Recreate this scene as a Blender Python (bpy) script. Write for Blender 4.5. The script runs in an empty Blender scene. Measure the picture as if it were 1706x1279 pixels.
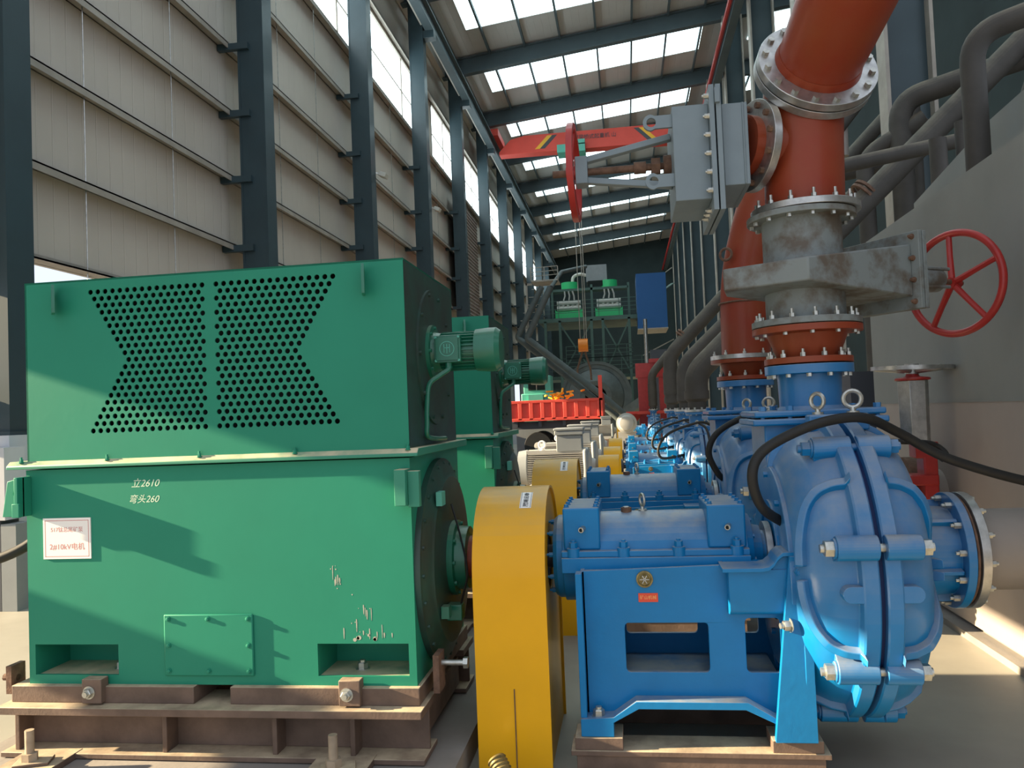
import bpy, math, random
from mathutils import Vector, Matrix
from mathutils.geometry import tessellate_polygon
random.seed(7)
PI = math.pi
V = Vector
SC = bpy.context.scene
COL = SC.collection

# ------------------------------------------------------------------ camera, sky, sun, exposure
def make_camera():
    yaw, pitch, roll, f = 0.139926, 0.0370095, -0.0404907, 1350.0
    fw = V((-math.sin(yaw)*math.cos(pitch), math.cos(yaw)*math.cos(pitch), math.sin(pitch)))
    r0 = V((math.cos(yaw), math.sin(yaw), 0)); u0 = r0.cross(fw)
    r = math.cos(roll)*r0 + math.sin(roll)*u0
    u = -math.sin(roll)*r0 + math.cos(roll)*u0
    cd = bpy.data.cameras.new('camera'); c = bpy.data.objects.new('camera', cd); COL.objects.link(c)
    m = Matrix((r, u, -fw)).transposed().to_4x4(); m.translation = V((0, 0, 1.75))
    c.matrix_world = m
    cd.sensor_fit = 'HORIZONTAL'; cd.sensor_width = 36.0; cd.lens = f*36.0/1706.0
    cd.clip_start = 0.05; cd.clip_end = 500
    SC.camera = c
make_camera()
SC.view_settings.view_transform = 'Standard'; SC.view_settings.look = 'None'
SC.view_settings.exposure = 0.0; SC.view_settings.gamma = 1.0; SC.view_settings.use_curve_mapping = False
SC.cycles.max_bounces = 7; SC.cycles.diffuse_bounces = 4; SC.cycles.glossy_bounces = 3
SC.cycles.sample_clamp_indirect = 4.0
W = bpy.data.worlds.new('sky'); SC.world = W; W.use_nodes = True
bg = W.node_tree.nodes['Background']; bg.inputs[0].default_value = (0.80, 0.88, 1.0, 1); bg.inputs[1].default_value = 1.15
sd = bpy.data.lights.new('sun', 'SUN'); sun = bpy.data.objects.new('sun', sd); COL.objects.link(sun)
sd.energy = 22.0; sd.color = (1.0, 0.80, 0.52); sd.angle = math.radians(0.6)
sun.rotation_euler = V((9.0, 1.0, -3.0)).to_track_quat('-Z', 'Y').to_euler()

# ------------------------------------------------------------------ materials
def mat(name, col, rough=0.5, metal=0.0, coat=0.0, noise=0.0, nscale=4.0, col2=None, bump=0.0, bscale=60.0,
        dust=None, dmin=0.55, dmax=0.95, damt=0.8, emit=None, estr=0.0, spec=0.5, thr=None):
    m = bpy.data.materials.new(name); m.use_nodes = True
    nt = m.node_tree; N = nt.nodes; L = nt.links; b = N['Principled BSDF']
    b.inputs['Base Color'].default_value = (*col, 1); b.inputs['Roughness'].default_value = rough
    b.inputs['Metallic'].default_value = metal; b.inputs['Coat Weight'].default_value = coat
    b.inputs['Coat Roughness'].default_value = 0.12; b.inputs['Specular IOR Level'].default_value = spec
    if emit: b.inputs['Emission Color'].default_value = (*emit, 1); b.inputs['Emission Strength'].default_value = estr
    g = N.new('ShaderNodeNewGeometry'); src = None
    def noisenode(sc, det=5, ro=0.6):
        n = N.new('ShaderNodeTexNoise'); n.inputs['Scale'].default_value = sc; n.inputs['Detail'].default_value = det
        n.inputs['Roughness'].default_value = ro; L.new(g.outputs['Position'], n.inputs['Vector']); return n
    if noise > 0 or col2:
        n = noisenode(nscale); r = N.new('ShaderNodeValToRGB')
        lo, hi = thr if thr else (0.35, 0.7)
        r.color_ramp.elements[0].position = lo; r.color_ramp.elements[1].position = hi
        c2 = col2 if col2 else tuple(c*(1-noise) for c in col)
        r.color_ramp.elements[0].color = (*c2, 1); r.color_ramp.elements[1].color = (*col, 1)
        L.new(n.outputs['Fac'], r.inputs[0]); src = r.outputs[0]
        mr = N.new('ShaderNodeMapRange'); mr.inputs[3].default_value = min(1, rough+.15); mr.inputs[4].default_value = rough
        L.new(n.outputs['Fac'], mr.inputs[0]); L.new(mr.outputs[0], b.inputs['Roughness'])
    if dust:
        s = N.new('ShaderNodeSeparateXYZ'); L.new(g.outputs['True Normal'], s.inputs[0])
        mr = N.new('ShaderNodeMapRange'); mr.inputs[1].default_value = dmin; mr.inputs[2].default_value = dmax
        L.new(s.outputs['Z'], mr.inputs[0])
        n2 = noisenode(6.0); mr2 = N.new('ShaderNodeMapRange'); mr2.inputs[1].default_value = .15; mr2.inputs[2].default_value = .65
        L.new(n2.outputs['Fac'], mr2.inputs[0])
        mu = N.new('ShaderNodeMath'); mu.operation = 'MULTIPLY'; L.new(mr.outputs[0], mu.inputs[0]); L.new(mr2.outputs[0], mu.inputs[1])
        mu2 = N.new('ShaderNodeMath'); mu2.operation = 'MULTIPLY'; mu2.inputs[1].default_value = damt; L.new(mu.outputs[0], mu2.inputs[0])
        mx = N.new('ShaderNodeMix'); mx.data_type = 'RGBA'; L.new(mu2.outputs[0], mx.inputs[0])
        if src: L.new(src, mx.inputs[6])
        else: mx.inputs[6].default_value = (*col, 1)
        mx.inputs[7].default_value = (*dust, 1); src = mx.outputs[2]
        if coat:
            cm = N.new('ShaderNodeMath'); cm.operation = 'MULTIPLY_ADD'; cm.inputs[1].default_value = -coat; cm.inputs[2].default_value = coat
            L.new(mu2.outputs[0], cm.inputs[0]); L.new(cm.outputs[0], b.inputs['Coat Weight'])
    if src: L.new(src, b.inputs['Base Color'])
    if bump > 0:
        n3 = noisenode(bscale, 3); bp = N.new('ShaderNodeBump'); bp.inputs['Strength'].default_value = bump; bp.inputs['Distance'].default_value = 0.01
        L.new(n3.outputs['Fac'], bp.inputs['Height']); L.new(bp.outputs[0], b.inputs['Normal'])
    return m

DUST = (0.42, 0.34, 0.24)
M = {}
M['green'] = mat('green_paint', (0.018, 0.228, 0.142), 0.46, coat=.04, spec=.22, noise=.10, nscale=1.3, bump=.03, bscale=18)
M['green_dusty'] = mat('dusty_green_paint', (0.030, 0.235, 0.150), 0.5, noise=.1, nscale=2, dust=(0.66,0.54,0.36), dmin=.35, dmax=.75, damt=.92)
M['green_dark'] = mat('green_enamel', (0.008, 0.16, 0.09), 0.32, coat=.35, noise=.2, nscale=5, dust=(0.3,.25,.17), damt=.5)
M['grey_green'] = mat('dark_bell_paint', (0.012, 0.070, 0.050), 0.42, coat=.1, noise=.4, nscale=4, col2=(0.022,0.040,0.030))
M['black'] = mat('black_rubber', (0.012, 0.012, 0.011), 0.55, noise=.3, nscale=8)
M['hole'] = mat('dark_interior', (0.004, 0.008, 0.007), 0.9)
M['blue'] = mat('blue_gloss_paint', (0.002, 0.185, 0.45), 0.34, coat=.18, spec=.30, noise=.15, nscale=3, bump=.10, bscale=22, dust=(0.34,0.32,0.28), dmin=.35, dmax=.95, damt=.85)
M['blue_smooth'] = mat('blue_smooth_paint', (0.002, 0.180, 0.46), 0.30, coat=.22, spec=.35, noise=.12, nscale=3, bump=.04, bscale=12, dust=(0.34,0.32,0.28), dmin=-.25, dmax=1.0, damt=.80)
M['blue_gap'] = mat('parting_gap_paint', (0.003, 0.02, 0.10), 0.6)
M['yellow'] = mat('yellow_paint', (0.84, 0.42, 0.005), 0.38, coat=.12, spec=.3, noise=.10, nscale=1.6, bump=.02, bscale=9, dust=(0.42,.33,.18), dmin=.45, dmax=.98, damt=.65)
M['yellow_clean'] = mat('yellow_stripe_paint', (0.85, 0.42, 0.01), .45)
M['skid'] = mat('primer_brown_steel', (0.175, 0.115, 0.085), 0.62, noise=.4, nscale=5, bump=.12, bscale=40, dust=(0.58,.47,.32), dmin=.3, dmax=.8, damt=.95)
M['skid_dusty'] = mat('dusty_skid_steel', (0.44, 0.34, 0.24), 0.7, noise=.4, nscale=7, bump=.1, bscale=50)
M['zinc'] = mat('zinc_bolt', (0.60, 0.60, 0.55), 0.32, metal=.9, noise=.3, nscale=40)
M['steel'] = mat('bare_steel', (0.62, 0.62, 0.60), 0.3, metal=.9, noise=.35, nscale=14)
M['rust'] = mat('rusty_steel', (0.20, 0.11, 0.07), 0.75, noise=.5, nscale=20, bump=.2)
M['red_oxide'] = mat('red_oxide_pipe', (0.250, 0.030, 0.012), 0.36, coat=.08, spec=.3, noise=.3, nscale=2.2, col2=(0.25,0.055,0.020), bump=.04, bscale=14, dust=(0.30,.17,.11), dmin=.2, dmax=.95, damt=.5)
M['red'] = mat('red_wheel_paint', (0.42, 0.020, 0.016), 0.38, coat=.2, noise=.2, nscale=9)
M['red_bright'] = mat('red_crane_paint', (0.74, 0.070, 0.045), 0.5, noise=.1, nscale=1.5, dust=(.6,.2,.12), damt=.4)
M['valve'] = mat('grey_valve_casting', (0.20, 0.23, 0.23), 0.5, noise=.4, nscale=6, col2=(0.115,0.095,0.075), thr=(.38,.55), bump=.12, bscale=30, dust=(.35,.3,.24), damt=.7)
M['valve_box'] = mat('blue_grey_valve_paint', (0.20, 0.255, 0.285), 0.45, noise=.12, nscale=4)
M['pipe_black'] = mat('dusty_black_pipe', (0.062, 0.056, 0.048), 0.62, noise=.3, nscale=3, dust=(0.20,.16,.11), dmin=.15, dmax=.9, damt=.8)
M['tank'] = mat('grey_tank_paint', (0.25, 0.26, 0.25), 0.55, noise=.18, nscale=.9, bump=.02, bscale=5)
M['tank_low'] = mat('taupe_tank_paint', (0.36, 0.31, 0.28), 0.5, noise=.15, nscale=1.0)
M['steel_dark'] = mat('navy_column_paint', (0.026, 0.052, 0.064), 0.42, coat=.1, noise=.2, nscale=1.2)
M['rafter'] = mat('slate_rafter_paint', (0.080, 0.115, 0.130), 0.55, noise=.15, nscale=1)
M['girt'] = mat('galvanised_girt', (0.40, 0.36, 0.31), 0.5, metal=.25, noise=.25, nscale=2)
M['louvre_sheet'] = mat('brown_louvre_sheet', (0.26, 0.20, 0.17), .6, noise=.2, nscale=2)
M['offwhite'] = mat('offwhite_frame', (0.55, 0.53, 0.48), 0.5)
M['sign'] = mat('white_sign', (0.85, 0.82, 0.78), 0.4)
M['ink_red'] = mat('faded_red_ink', (0.55, 0.20, 0.18), 0.5)
M['ink_dark'] = mat('dark_ink', (0.05, 0.05, 0.06), 0.5)
M['chalk'] = mat('chalk', (0.60, 0.72, 0.55), 0.8)
M['spatter'] = mat('cement_spatter', (0.42, 0.40, 0.33), 0.9)
M['sticker'] = mat('red_sticker', (0.70, 0.07, 0.03), 0.45)
M['gold'] = mat('orange_print', (0.9, 0.45, 0.15), 0.5)
M['motor_grey'] = mat('cream_grey_motor', (0.42, 0.41, 0.38), 0.45, noise=.1, nscale=4, dust=(.6,.55,.48), dmin=.3, dmax=.9)
M['box_grey'] = mat('grey_terminal_box', (0.23, 0.25, 0.26), 0.5, noise=.1, nscale=4, dust=(.4,.38,.36), damt=.5)
M['brass'] = mat('brass_fitting', (0.32, 0.25, 0.10), 0.42, metal=.6, noise=.5, nscale=30)
M['taupe_pipe'] = mat('taupe_suction_pipe', (0.30, 0.265, 0.235), 0.5, noise=.12, nscale=2)
M['concrete'] = mat('dusty_concrete', (0.30, 0.27, 0.24), 0.85, noise=.3, nscale=1.4, bump=.25, bscale=14)
M['floor'] = mat('grey_painted_floor', (0.36, 0.335, 0.28), 0.42, noise=.22, nscale=.9, bump=.04, bscale=8)
M['ground'] = mat('outside_ground', (0.38, 0.34, 0.30), .9, noise=.2, nscale=.5)
M['teal'] = mat('teal_motor_paint', (0.10, 0.42, 0.32), .45, noise=.1, nscale=3)
M['green_bright'] = mat('bright_green_paint', (0.03, 0.50, 0.17), .45)
M['mill'] = mat('dark_mill_steel', (0.10, 0.12, 0.12), .55, noise=.3, nscale=2)
M['dkframe'] = mat('dark_green_frame', (0.07, 0.13, 0.11), .6, noise=.2, nscale=1)
M['bluepanel'] = mat('blue_sheet', (0.006, 0.085, 0.27), .5, noise=.1, nscale=.5)
M['cabinet'] = mat('slate_cabinet', (0.055, 0.060, 0.075), .5)
M['white_wall'] = mat('white_block', (0.55, 0.56, 0.60), .7, noise=.1, nscale=2)
M['orange'] = mat('orange_hook_paint', (0.85, 0.25, 0.02), .45)
M['deck'] = mat('dark_backwall', (0.022, 0.038, 0.040), .8, noise=.3, nscale=.4)
M['daylight'] = mat('daylight_pane', (0.7, 0.8, 0.85), .4, emit=(0.84, 0.97, 1.0), estr=4.0)
M['skylight'] = mat('translucent_roof_panel', (0.7, 0.8, 0.85), .4, emit=(0.74, 0.96, 1.0), estr=3.4)

def panel_mat(name, col, axis, period, rough=.5, amp=.10):
    m = mat(name, col, rough, noise=.10, nscale=.5)
    N = m.node_tree.nodes; L = m.node_tree.links; b = N['Principled BSDF']
    g = N.new('ShaderNodeNewGeometry'); s = N.new('ShaderNodeSeparateXYZ'); L.new(g.outputs['Position'], s.inputs[0])
    mu = N.new('ShaderNodeMath'); mu.operation = 'MULTIPLY'; mu.inputs[1].default_value = 1/period; L.new(s.outputs[axis], mu.inputs[0])
    fr = N.new('ShaderNodeMath'); fr.operation = 'FRACT'; L.new(mu.outputs[0], fr.inputs[0])
    r = N.new('ShaderNodeValToRGB'); e = r.color_ramp.elements
    e[0].position = 0.0; e[0].color = (0,0,0,1); e[1].position = 0.05; e[1].color = (1,1,1,1)
    e2 = r.color_ramp.elements.new(.95); e2.color = (1,1,1,1); e3 = r.color_ramp.elements.new(1.0); e3.color = (0,0,0,1)
    L.new(fr.outputs[0], r.inputs[0])
    w = N.new('ShaderNodeTexNoise'); w.inputs['Scale'].default_value = .35; w.inputs['Detail'].default_value = 2
    L.new(g.outputs['Position'], w.inputs['Vector'])
    ad = N.new('ShaderNodeMath'); ad.operation = 'MULTIPLY_ADD'; ad.inputs[1].default_value = 6.0; L.new(w.outputs['Fac'], ad.inputs[0]); L.new(r.outputs[0], ad.inputs[2])
    bp = N.new('ShaderNodeBump'); bp.inputs['Strength'].default_value = .5; bp.inputs['Distance'].default_value = amp*.1
    L.new(ad.outputs[0], bp.inputs['Height']); L.new(bp.outputs[0], b.inputs['Normal'])
    return m
M['wallpanel'] = panel_mat('cream_wall_panel', (0.52, 0.47, 0.41), 'Y', .30)
M['roofpanel'] = panel_mat('cream_roof_panel', (0.53, 0.535, 0.52), 'X', .30)

# ------------------------------------------------------------------ mesh builder
WLOC = {}
def tag(o, label=None, cat=None, group=None, kind=None):
    if label: o['label'] = label
    if cat: o['category'] = cat
    if group: o['group'] = group
    if kind: o['kind'] = kind
    return o
def empty(name, loc, label=None, cat=None, group=None):
    o = bpy.data.objects.new(name, None); COL.objects.link(o); o.location = loc; o.empty_display_size = .1
    WLOC[o.name] = V(loc)
    return tag(o, label, cat, group)
def frame_of(d):
    d = V(d).normalized(); a = V((0,0,1)) if abs(d.z) < .9 else V((0,1,0))
    u = a.cross(d).normalized(); return u, d.cross(u), d
class MB:
    def __init__(s): s.v = []; s.f = []; s.mi = []; s.mats = []; s.cur = 0
    def use(s, m):
        if m not in s.mats: s.mats.append(m)
        s.cur = s.mats.index(m); return s
    def add(s, vs, fs):
        n = len(s.v); s.v += [tuple(v) for v in vs]
        for f in fs: s.f.append(tuple(i+n for i in f)); s.mi.append(s.cur)
        return s
    def box(s, x0, x1, y0, y1, z0, z1):
        vs = [(x,y,z) for x in (x0,x1) for y in (y0,y1) for z in (z0,z1)]
        return s.add(vs, [(0,1,3,2),(4,6,7,5),(0,4,5,1),(2,3,7,6),(0,2,6,4),(1,5,7,3)])
    def obox(s, c, size, d, up=(0,0,1)):      # length along d
        d = V(d).normalized(); u = V(up).cross(d)
        if u.length < 1e-4: u = V((0,1,0)).cross(d)
        u.normalize(); w = d.cross(u); c = V(c); a, b, h = [k/2 for k in size]
        vs = [c+d*i*a+u*j*b+w*k*h for i in (-1,1) for j in (-1,1) for k in (-1,1)]
        return s.add(vs, [(0,1,3,2),(4,6,7,5),(0,4,5,1),(2,3,7,6),(0,2,6,4),(1,5,7,3)])
    def bar(s, p0, p1, w, h, up=(0,0,1)):
        p0 = V(p0); p1 = V(p1); return s.obox((p0+p1)/2, ((p1-p0).length, w, h), p1-p0, up)
    def lathe(s, o, d, prof, n=32, a0=0, a1=2*PI, ecc=None):
        u, w, d = frame_of(d); o = V(o); full = abs(a1-a0-2*PI) < 1e-6; k = n if full else n+1
        vs = []
        for t, r in prof:
            for i in range(k):
                a = a0+(a1-a0)*i/n; rr = r*(ecc(a) if ecc else 1)
                vs.append(o+d*t+(u*math.cos(a)+w*math.sin(a))*rr)
        fs = []
        for j in range(len(prof)-1):
            for i in range(n):
                i2 = (i+1) % k; fs.append((j*k+i, j*k+i2, (j+1)*k+i2, (j+1)*k+i))
        if full:
            if prof[0][1] > 1e-6 and prof[0] != prof[-1]: fs.append(tuple(reversed(range(k))))
            if prof[-1][1] > 1e-6 and prof[0] != prof[-1]: fs.append(tuple(range((len(prof)-1)*k, len(prof)*k)))
        return s.add(vs, fs)
    def cyl(s, p0, p1, r, n=20, r1=None):
        p0 = V(p0); p1 = V(p1); L = (p1-p0).length
        return s.lathe(p0, p1-p0, [(0, r), (L, r if r1 is None else r1)], n)
    def ring(s, o, d, t0, t1, ri, ro, n=40):
        return s.lathe(o, d, [(t0,ri),(t0,ro),(t1,ro),(t1,ri),(t0,ri)], n)
    def torus(s, c, d, R, r, n=32, m=10, a0=0, a1=2*PI):
        prof = [(r*math.sin(2*PI*i/m), R+r*math.cos(2*PI*i/m)) for i in range(m)]; prof.append(prof[0])
        return s.lathe(c, d, prof, n, a0, a1)
    def tube(s, pts, r, n=12):
        pts = [V(p) for p in pts]; k = len(pts); rs = r if isinstance(r, (list, tuple)) else [r]*k
        T = [(pts[min(i+1,k-1)]-pts[max(i-1,0)]).normalized() for i in range(k)]
        u = frame_of(T[0])[0]; vs = []
        for i in range(k):
            u = (u-T[i]*u.dot(T[i])).normalized(); w = T[i].cross(u)
            for j in range(n):
                a = 2*PI*j/n; vs.append(pts[i]+(u*math.cos(a)+w*math.sin(a))*rs[i])
        fs = [(i*n+j, i*n+(j+1)%n, (i+1)*n+(j+1)%n, (i+1)*n+j) for i in range(k-1) for j in range(n)]
        fs += [tuple(reversed(range(n))), tuple(range((k-1)*n, k*n))]
        return s.add(vs, fs)
    def prism(s, loops, fn, h0, h1):          # loops of 2D points (first outer, then holes); fn(a,b,h)->xyz
        tri = tessellate_polygon([[V((a,b,0)) for a,b in lp] for lp in loops]); flat = [p for lp in loops for p in lp]; n = len(flat)
        vs = [fn(a,b,h0) for a,b in flat]+[fn(a,b,h1) for a,b in flat]
        fs = [t for t in tri]+[tuple(i+n for i in reversed(t)) for t in tri]; o = 0
        for lp in loops:
            k = len(lp); fs += [(o+i, o+(i+1)%k, o+(i+1)%k+n, o+i+n) for i in range(k)]; o += k
        return s.add(vs, fs)
    def hexes(s, c, d, R, n, r=.014, h=.02, a0=0, full=True, stud=0):
        u, w, d = frame_of(d); c = V(c)
        for i in range(n):
            a = a0+2*PI*i/n; p = c+(u*math.cos(a)+w*math.sin(a))*R
            s.lathe(p, d, [(0,r),(h,r)], 6)
            if stud: s.lathe(p+d*h, d, [(0,r*.55),(stud,r*.55)], 8)
        return s
    def build(s, name, m, parent=None, bevel=0, sharp=35, rev=False, sub=False):
        if not s.mats: s.mats = [m]
        off = V((0,0,0)); p = parent
        if p is not None:
            off = WLOC.get(p.name, V((0,0,0)))
        me = bpy.data.meshes.new(name)
        me.from_pydata([tuple(V(v)-off) for v in s.v], [], s.f)
        for q in s.mats: me.materials.append(M[q] if isinstance(q, str) else q)
        me.polygons.foreach_set('material_index', s.mi)
        import bmesh
        bm = bmesh.new(); bm.from_mesh(me); bmesh.ops.recalc_face_normals(bm, faces=bm.faces); bm.to_mesh(me); bm.free()
        me.polygons.foreach_set('use_smooth', [True]*len(me.polygons)); me.set_sharp_from_angle(angle=math.radians(sharp)); me.update()
        o = bpy.data.objects.new(name, me); COL.objects.link(o)
        if parent is not None: o.parent = parent
        WLOC[o.name] = off
        if bevel:
            b = o.modifiers.new('edge', 'BEVEL'); b.width = bevel; b.segments = 2; b.limit_method = 'ANGLE'; b.angle_limit = math.radians(50)
        return o
def mb(m=None):
    q = MB()
    if m: q.use(m)
    return q
def txt(name, body, size, loc, rot, m, parent, ext=.0008, align='CENTER', shear=0, space=1.0):
    c = bpy.data.curves.new(name, 'FONT'); c.body = body; c.size = size; c.extrude = ext; c.align_x = align; c.align_y = 'CENTER'
    c.shear = shear; c.space_character = space; c.materials.append(M[m])
    tmp = bpy.data.objects.new('tmp', c); COL.objects.link(tmp); bpy.context.view_layer.update()
    me = bpy.data.meshes.new_from_object(tmp.evaluated_get(bpy.context.evaluated_depsgraph_get())); bpy.data.objects.remove(tmp)
    me.name = name; o = bpy.data.objects.new(name, me); COL.objects.link(o); o.rotation_euler = rot
    off = V((0,0,0))
    if parent is not None: o.parent = parent; off = WLOC.get(parent.name, off)
    o.location = V(loc)-off; WLOC[o.name] = off
    return o
FRONT = (PI/2, 0, 0)
def rounded(pts, rad, k=6):
    pts = [V(p) for p in pts]; out = [pts[0]]
    for i in range(1, len(pts)-1):
        a, b, c = pts[i-1], pts[i], pts[i+1]; d0 = (a-b); d1 = (c-b)
        r = min(rad, d0.length*.49, d1.length*.49); p0 = b+d0.normalized()*r; p1 = b+d1.normalized()*r
        for j in range(k+1):
            t = j/k; out.append(p0*(1-t)**2+b*2*t*(1-t)+p1*t*t)
    out.append(pts[-1]); return out
def spline(pts, k=8):
    P = [V(p) for p in pts]; P = [P[0]*2-P[1]]+P+[P[-1]*2-P[-2]]; out = []
    for i in range(1, len(P)-2):
        for j in range(k):
            t = j/k; a, b, c, d = P[i-1:i+3]
            out.append(.5*((2*b)+(c-a)*t+(2*a-5*b+4*c-d)*t*t+(3*b-a-3*c+d)*t**3))
    out.append(P[-2]); return out
def copy_tree(o, off=None, parent=None):
    c = o.copy(); COL.objects.link(c)
    if parent is not None: c.parent = parent
    if off is not None: c.location = o.location+V(off)
    for ch in list(o.children): copy_tree(ch, None, c)
    return c
def struct(o): o['kind'] = 'structure'; return o
XZ = lambda a, b, h: (a, h, b)
YZ = lambda a, b, h: (h, a, b)
XY = lambda a, b, h: (a, b, h)

# ================================================================== THE SETTING
CY = [7.9+6.43*i for i in range(11)]          # column rows
struct(mb().box(-30, 12, -14, 82, -.1, 0).build('floor', 'floor'))
struct(mb().box(-3.35, -.86, 3.35, 8.0, 0.0, .13).build('concrete_plinth_floor', 'concrete'))
# left wall: panels start above the open lower bays
q = mb(); q.box(-7.42, -7.32, -3, 8.0, 3.52, 12.0); q.box(-7.42, -7.32, 8.0, 82, 3.90, 12.0); q.box(-7.42, -7.32, 2.5, 82, 14.4, 16.9)
struct(q.build('wall_left', 'wallpanel'))
struct(mb().box(-7.5, -7.25, 8.05, 82, 0, 1.72).build('wall_left_base', 'white_wall'))
struct(mb().box(-7.40, -7.20, -14, 8.0, 1.93, 2.32).build('door_rail_beam', 'girt'))
struct(mb().box(-7.42, -7.22, -14, -3, 3.52, 3.75).build('lintel_beam', 'girt'))
for z in (3.90, 5.1, 6.39, 7.63, 8.9, 10.45, 11.95, 14.45):
    q = mb(); q.box(-7.31, -7.08, -3, 82, z-.012, z+.012); q.box(-7.10, -7.08, -3, 82, z-(.10 if z > 4 else .015), z+.012); q.box(-7.31, -7.29, -3, 82, z-.012, z+.11)
    struct(q.build('wall_beam', 'girt'))
for c in CY[:-1]:
    for fr in (.33, .67):
        struct(mb().cyl((-7.16, c+6.43*fr, 3.8), (-7.16, c+6.43*fr, 11.9), .008, 5).build('wall_beam', 'steel'))
for i, c in enumerate(CY):
    q = mb(); q.box(-6.47, -6.43, c-.20, c+.20, 1.78, 16.4); q.box(-6.94, -6.90, c-.20, c+.20, 1.78, 16.4); q.box(-6.91, -6.46, c-.19, c-.17, 1.78, 16.4)
    q.box(-7.2, -6.38, c-.26, c+.26, 1.74, 1.78)
    for z in (5.1, 6.39, 7.63, 8.9, 10.45): q.box(-7.3, -6.7, c-.28, c-.18, z-.14, z-.02)
    q.box(-6.9, -6.05, c-.18, c+.18, 14.9, 15.15)
    struct(q.build('steel_column', 'steel_dark'))
    struct(mb().box(-7.24, -6.34, c-.32, c+.32, 0, 1.74).build('column', 'white_wall'))
    # right row
    if i > 0:
        q = mb(); q.box(4.55, 4.59, c-.2, c+.2, 0, 17.6); q.box(5.26, 5.30, c-.2, c+.2, 0, 17.6); q.use('steel_dark')
        q2 = mb('steel_dark'); q2.box(4.59, 5.26, c-.02, c+.02, 0, 17.6); q2.use('girt'); q2.box(4.53, 4.59, c-.22, c+.22, 0, 17.6); q2.box(5.26, 5.32, c-.22, c+.22, 0, 17.6)
        struct(q2.build('steel_column', 'steel_dark'))
# crane runway beams
struct(mb().box(-6.35, -6.05, 2.5, 82, 15.15, 15.22).box(-6.22, -6.18, 2.5, 82, 15.2, 15.7).box(-6.35, -6.05, 2.5, 82, 15.7, 15.76).build('runway_beam', 'rafter'))
struct(mb().box(4.15, 4.45, 12, 82, 15.15, 15.22).box(4.28, 4.32, 12, 82, 15.2, 15.7).box(4.15, 4.45, 12, 82, 15.7, 15.76).build('runway_beam', 'rafter'))
struct(mb().box(-6.50, -6.38, 2.5, 82, 15.35, 15.5).build('wall_trim', 'offwhite'))
# eave, roof
ZR = lambda x: 17.05+.112*(x+6.6)
SKY = [(c+1.0, c+4.2) for c in CY]
q = mb()
def slab(q, x0, x1, y0, y1, dz=0, th=.08):
    q.add([(x0,y0,ZR(x0)+dz),(x1,y0,ZR(x1)+dz),(x1,y1,ZR(x1)+dz),(x0,y1,ZR(x0)+dz),(x0,y0,ZR(x0)+dz+th),(x1,y0,ZR(x1)+dz+th),(x1,y1,ZR(x1)+dz+th),(x0,y1,ZR(x0)+dz+th)],
          [(0,1,2,3),(7,6,5,4),(0,4,5,1),(1,5,6,2),(2,6,7,3),(3,7,4,0)])
slab(q, -7.4, -5.7, 2.5, 82); slab(q, 4.0, 5.6, 2.5, 82); y = 2.5
for a, b in SKY: slab(q, -5.7, 4.0, y, a); y = b
slab(q, -5.7, 4.0, y, 82); slab(q, 5.6, 12, 9, 82)
struct(q.build('roof', 'roofpanel'))
for i, (a, b) in enumerate(SKY):
    q = mb(); slab(q, -5.7, 4.0, a, b, .02, .03); struct(q.build('window_%d' % (20+i), 'skylight'))
    q = mb(); slab(q, 6.2, 9.5, a+1, b, -.03, .02); struct(q.build('window_%d' % (40+i), 'skylight'))
for c in CY:
    q = mb()
    for dz, w, h in ((-.04, .30, .03), (-.38, .03, .66), (-.72, .30, .04)):
        for x0, x1 in ((-7.2, 11.8),):
            q.bar((x0, c, ZR(x0)+dz-.06), (x1, c, ZR(x1)+dz-.06), w, h)
    struct(q.build('roof_beam', 'rafter'))
for k in range(13):
    x = -6.6+1.5*k
    if x < 11: struct(mb().box(x-.04, x+.04, 2.5, 82, ZR(x)-.16, ZR(x)-.01).build('roof_beam', 'rafter'))
struct(mb().box(-6.62, -6.50, 2.5, 82, 16.0, 16.3).build('roof_beam', 'rafter'))
struct(mb().box(-7.4, -7.1, 2.5, 82, 16.3, 17.0).build('roof_trim', 'offwhite'))
# windows of the left wall, one per bay
n = 1
for i in range(0, len(CY)-1):
    spans = [(CY[i]+.04, CY[i+1]-.04)]
    if i == 3: spans = [(CY[i]+.04, CY[i]+1.6), (CY[i]+4.4, CY[i+1]-.04)]
    for (a, b) in spans:
        fr = mb(); fr.box(-7.36, -7.26, a-.03, b+.03, 12.0, 12.08).box(-7.36, -7.26, a-.03, b+.03, 14.32, 14.4)
        fr.box(-7.36, -7.30, a-.03, a, 12.0, 14.4).box(-7.36, -7.30, b, b+.03, 12.0, 14.4); fr.box(-7.36, -7.3, a, b, 13.15, 13.19)
        o = struct(fr.build('window_%d' % n, 'girt'))
        mb().box(-7.35, -7.33, a, b, 12.06, 14.34).build('pane', 'daylight', o); n += 1
    if i == 3: struct(mb().box(-7.42, -7.32, CY[i]+1.6, CY[i]+4.4, 12, 14.4).build('wall_left_panel', 'wallpanel'))
struct(mb().box(-7.42, -7.32, CY[10], 82, 12, 14.4).build('wall_left_panel', 'wallpanel'))
struct(mb().box(-8, 12, 80, 80.2, 0, 20).build('wall_back', 'deck'))
struct(mb().box(9.5, 9.7, 9, 82, 0, 20).build('wall_right', 'deck'))
# kerb along the tank
q = mb(); q.box(2.34, 2.46, 2.2, 10.5, 0, .05); q.box(2.46, 2.55, 2.2, 10.5, 0, .10)
struct(q.build('kerb_trim', 'concrete'))

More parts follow.
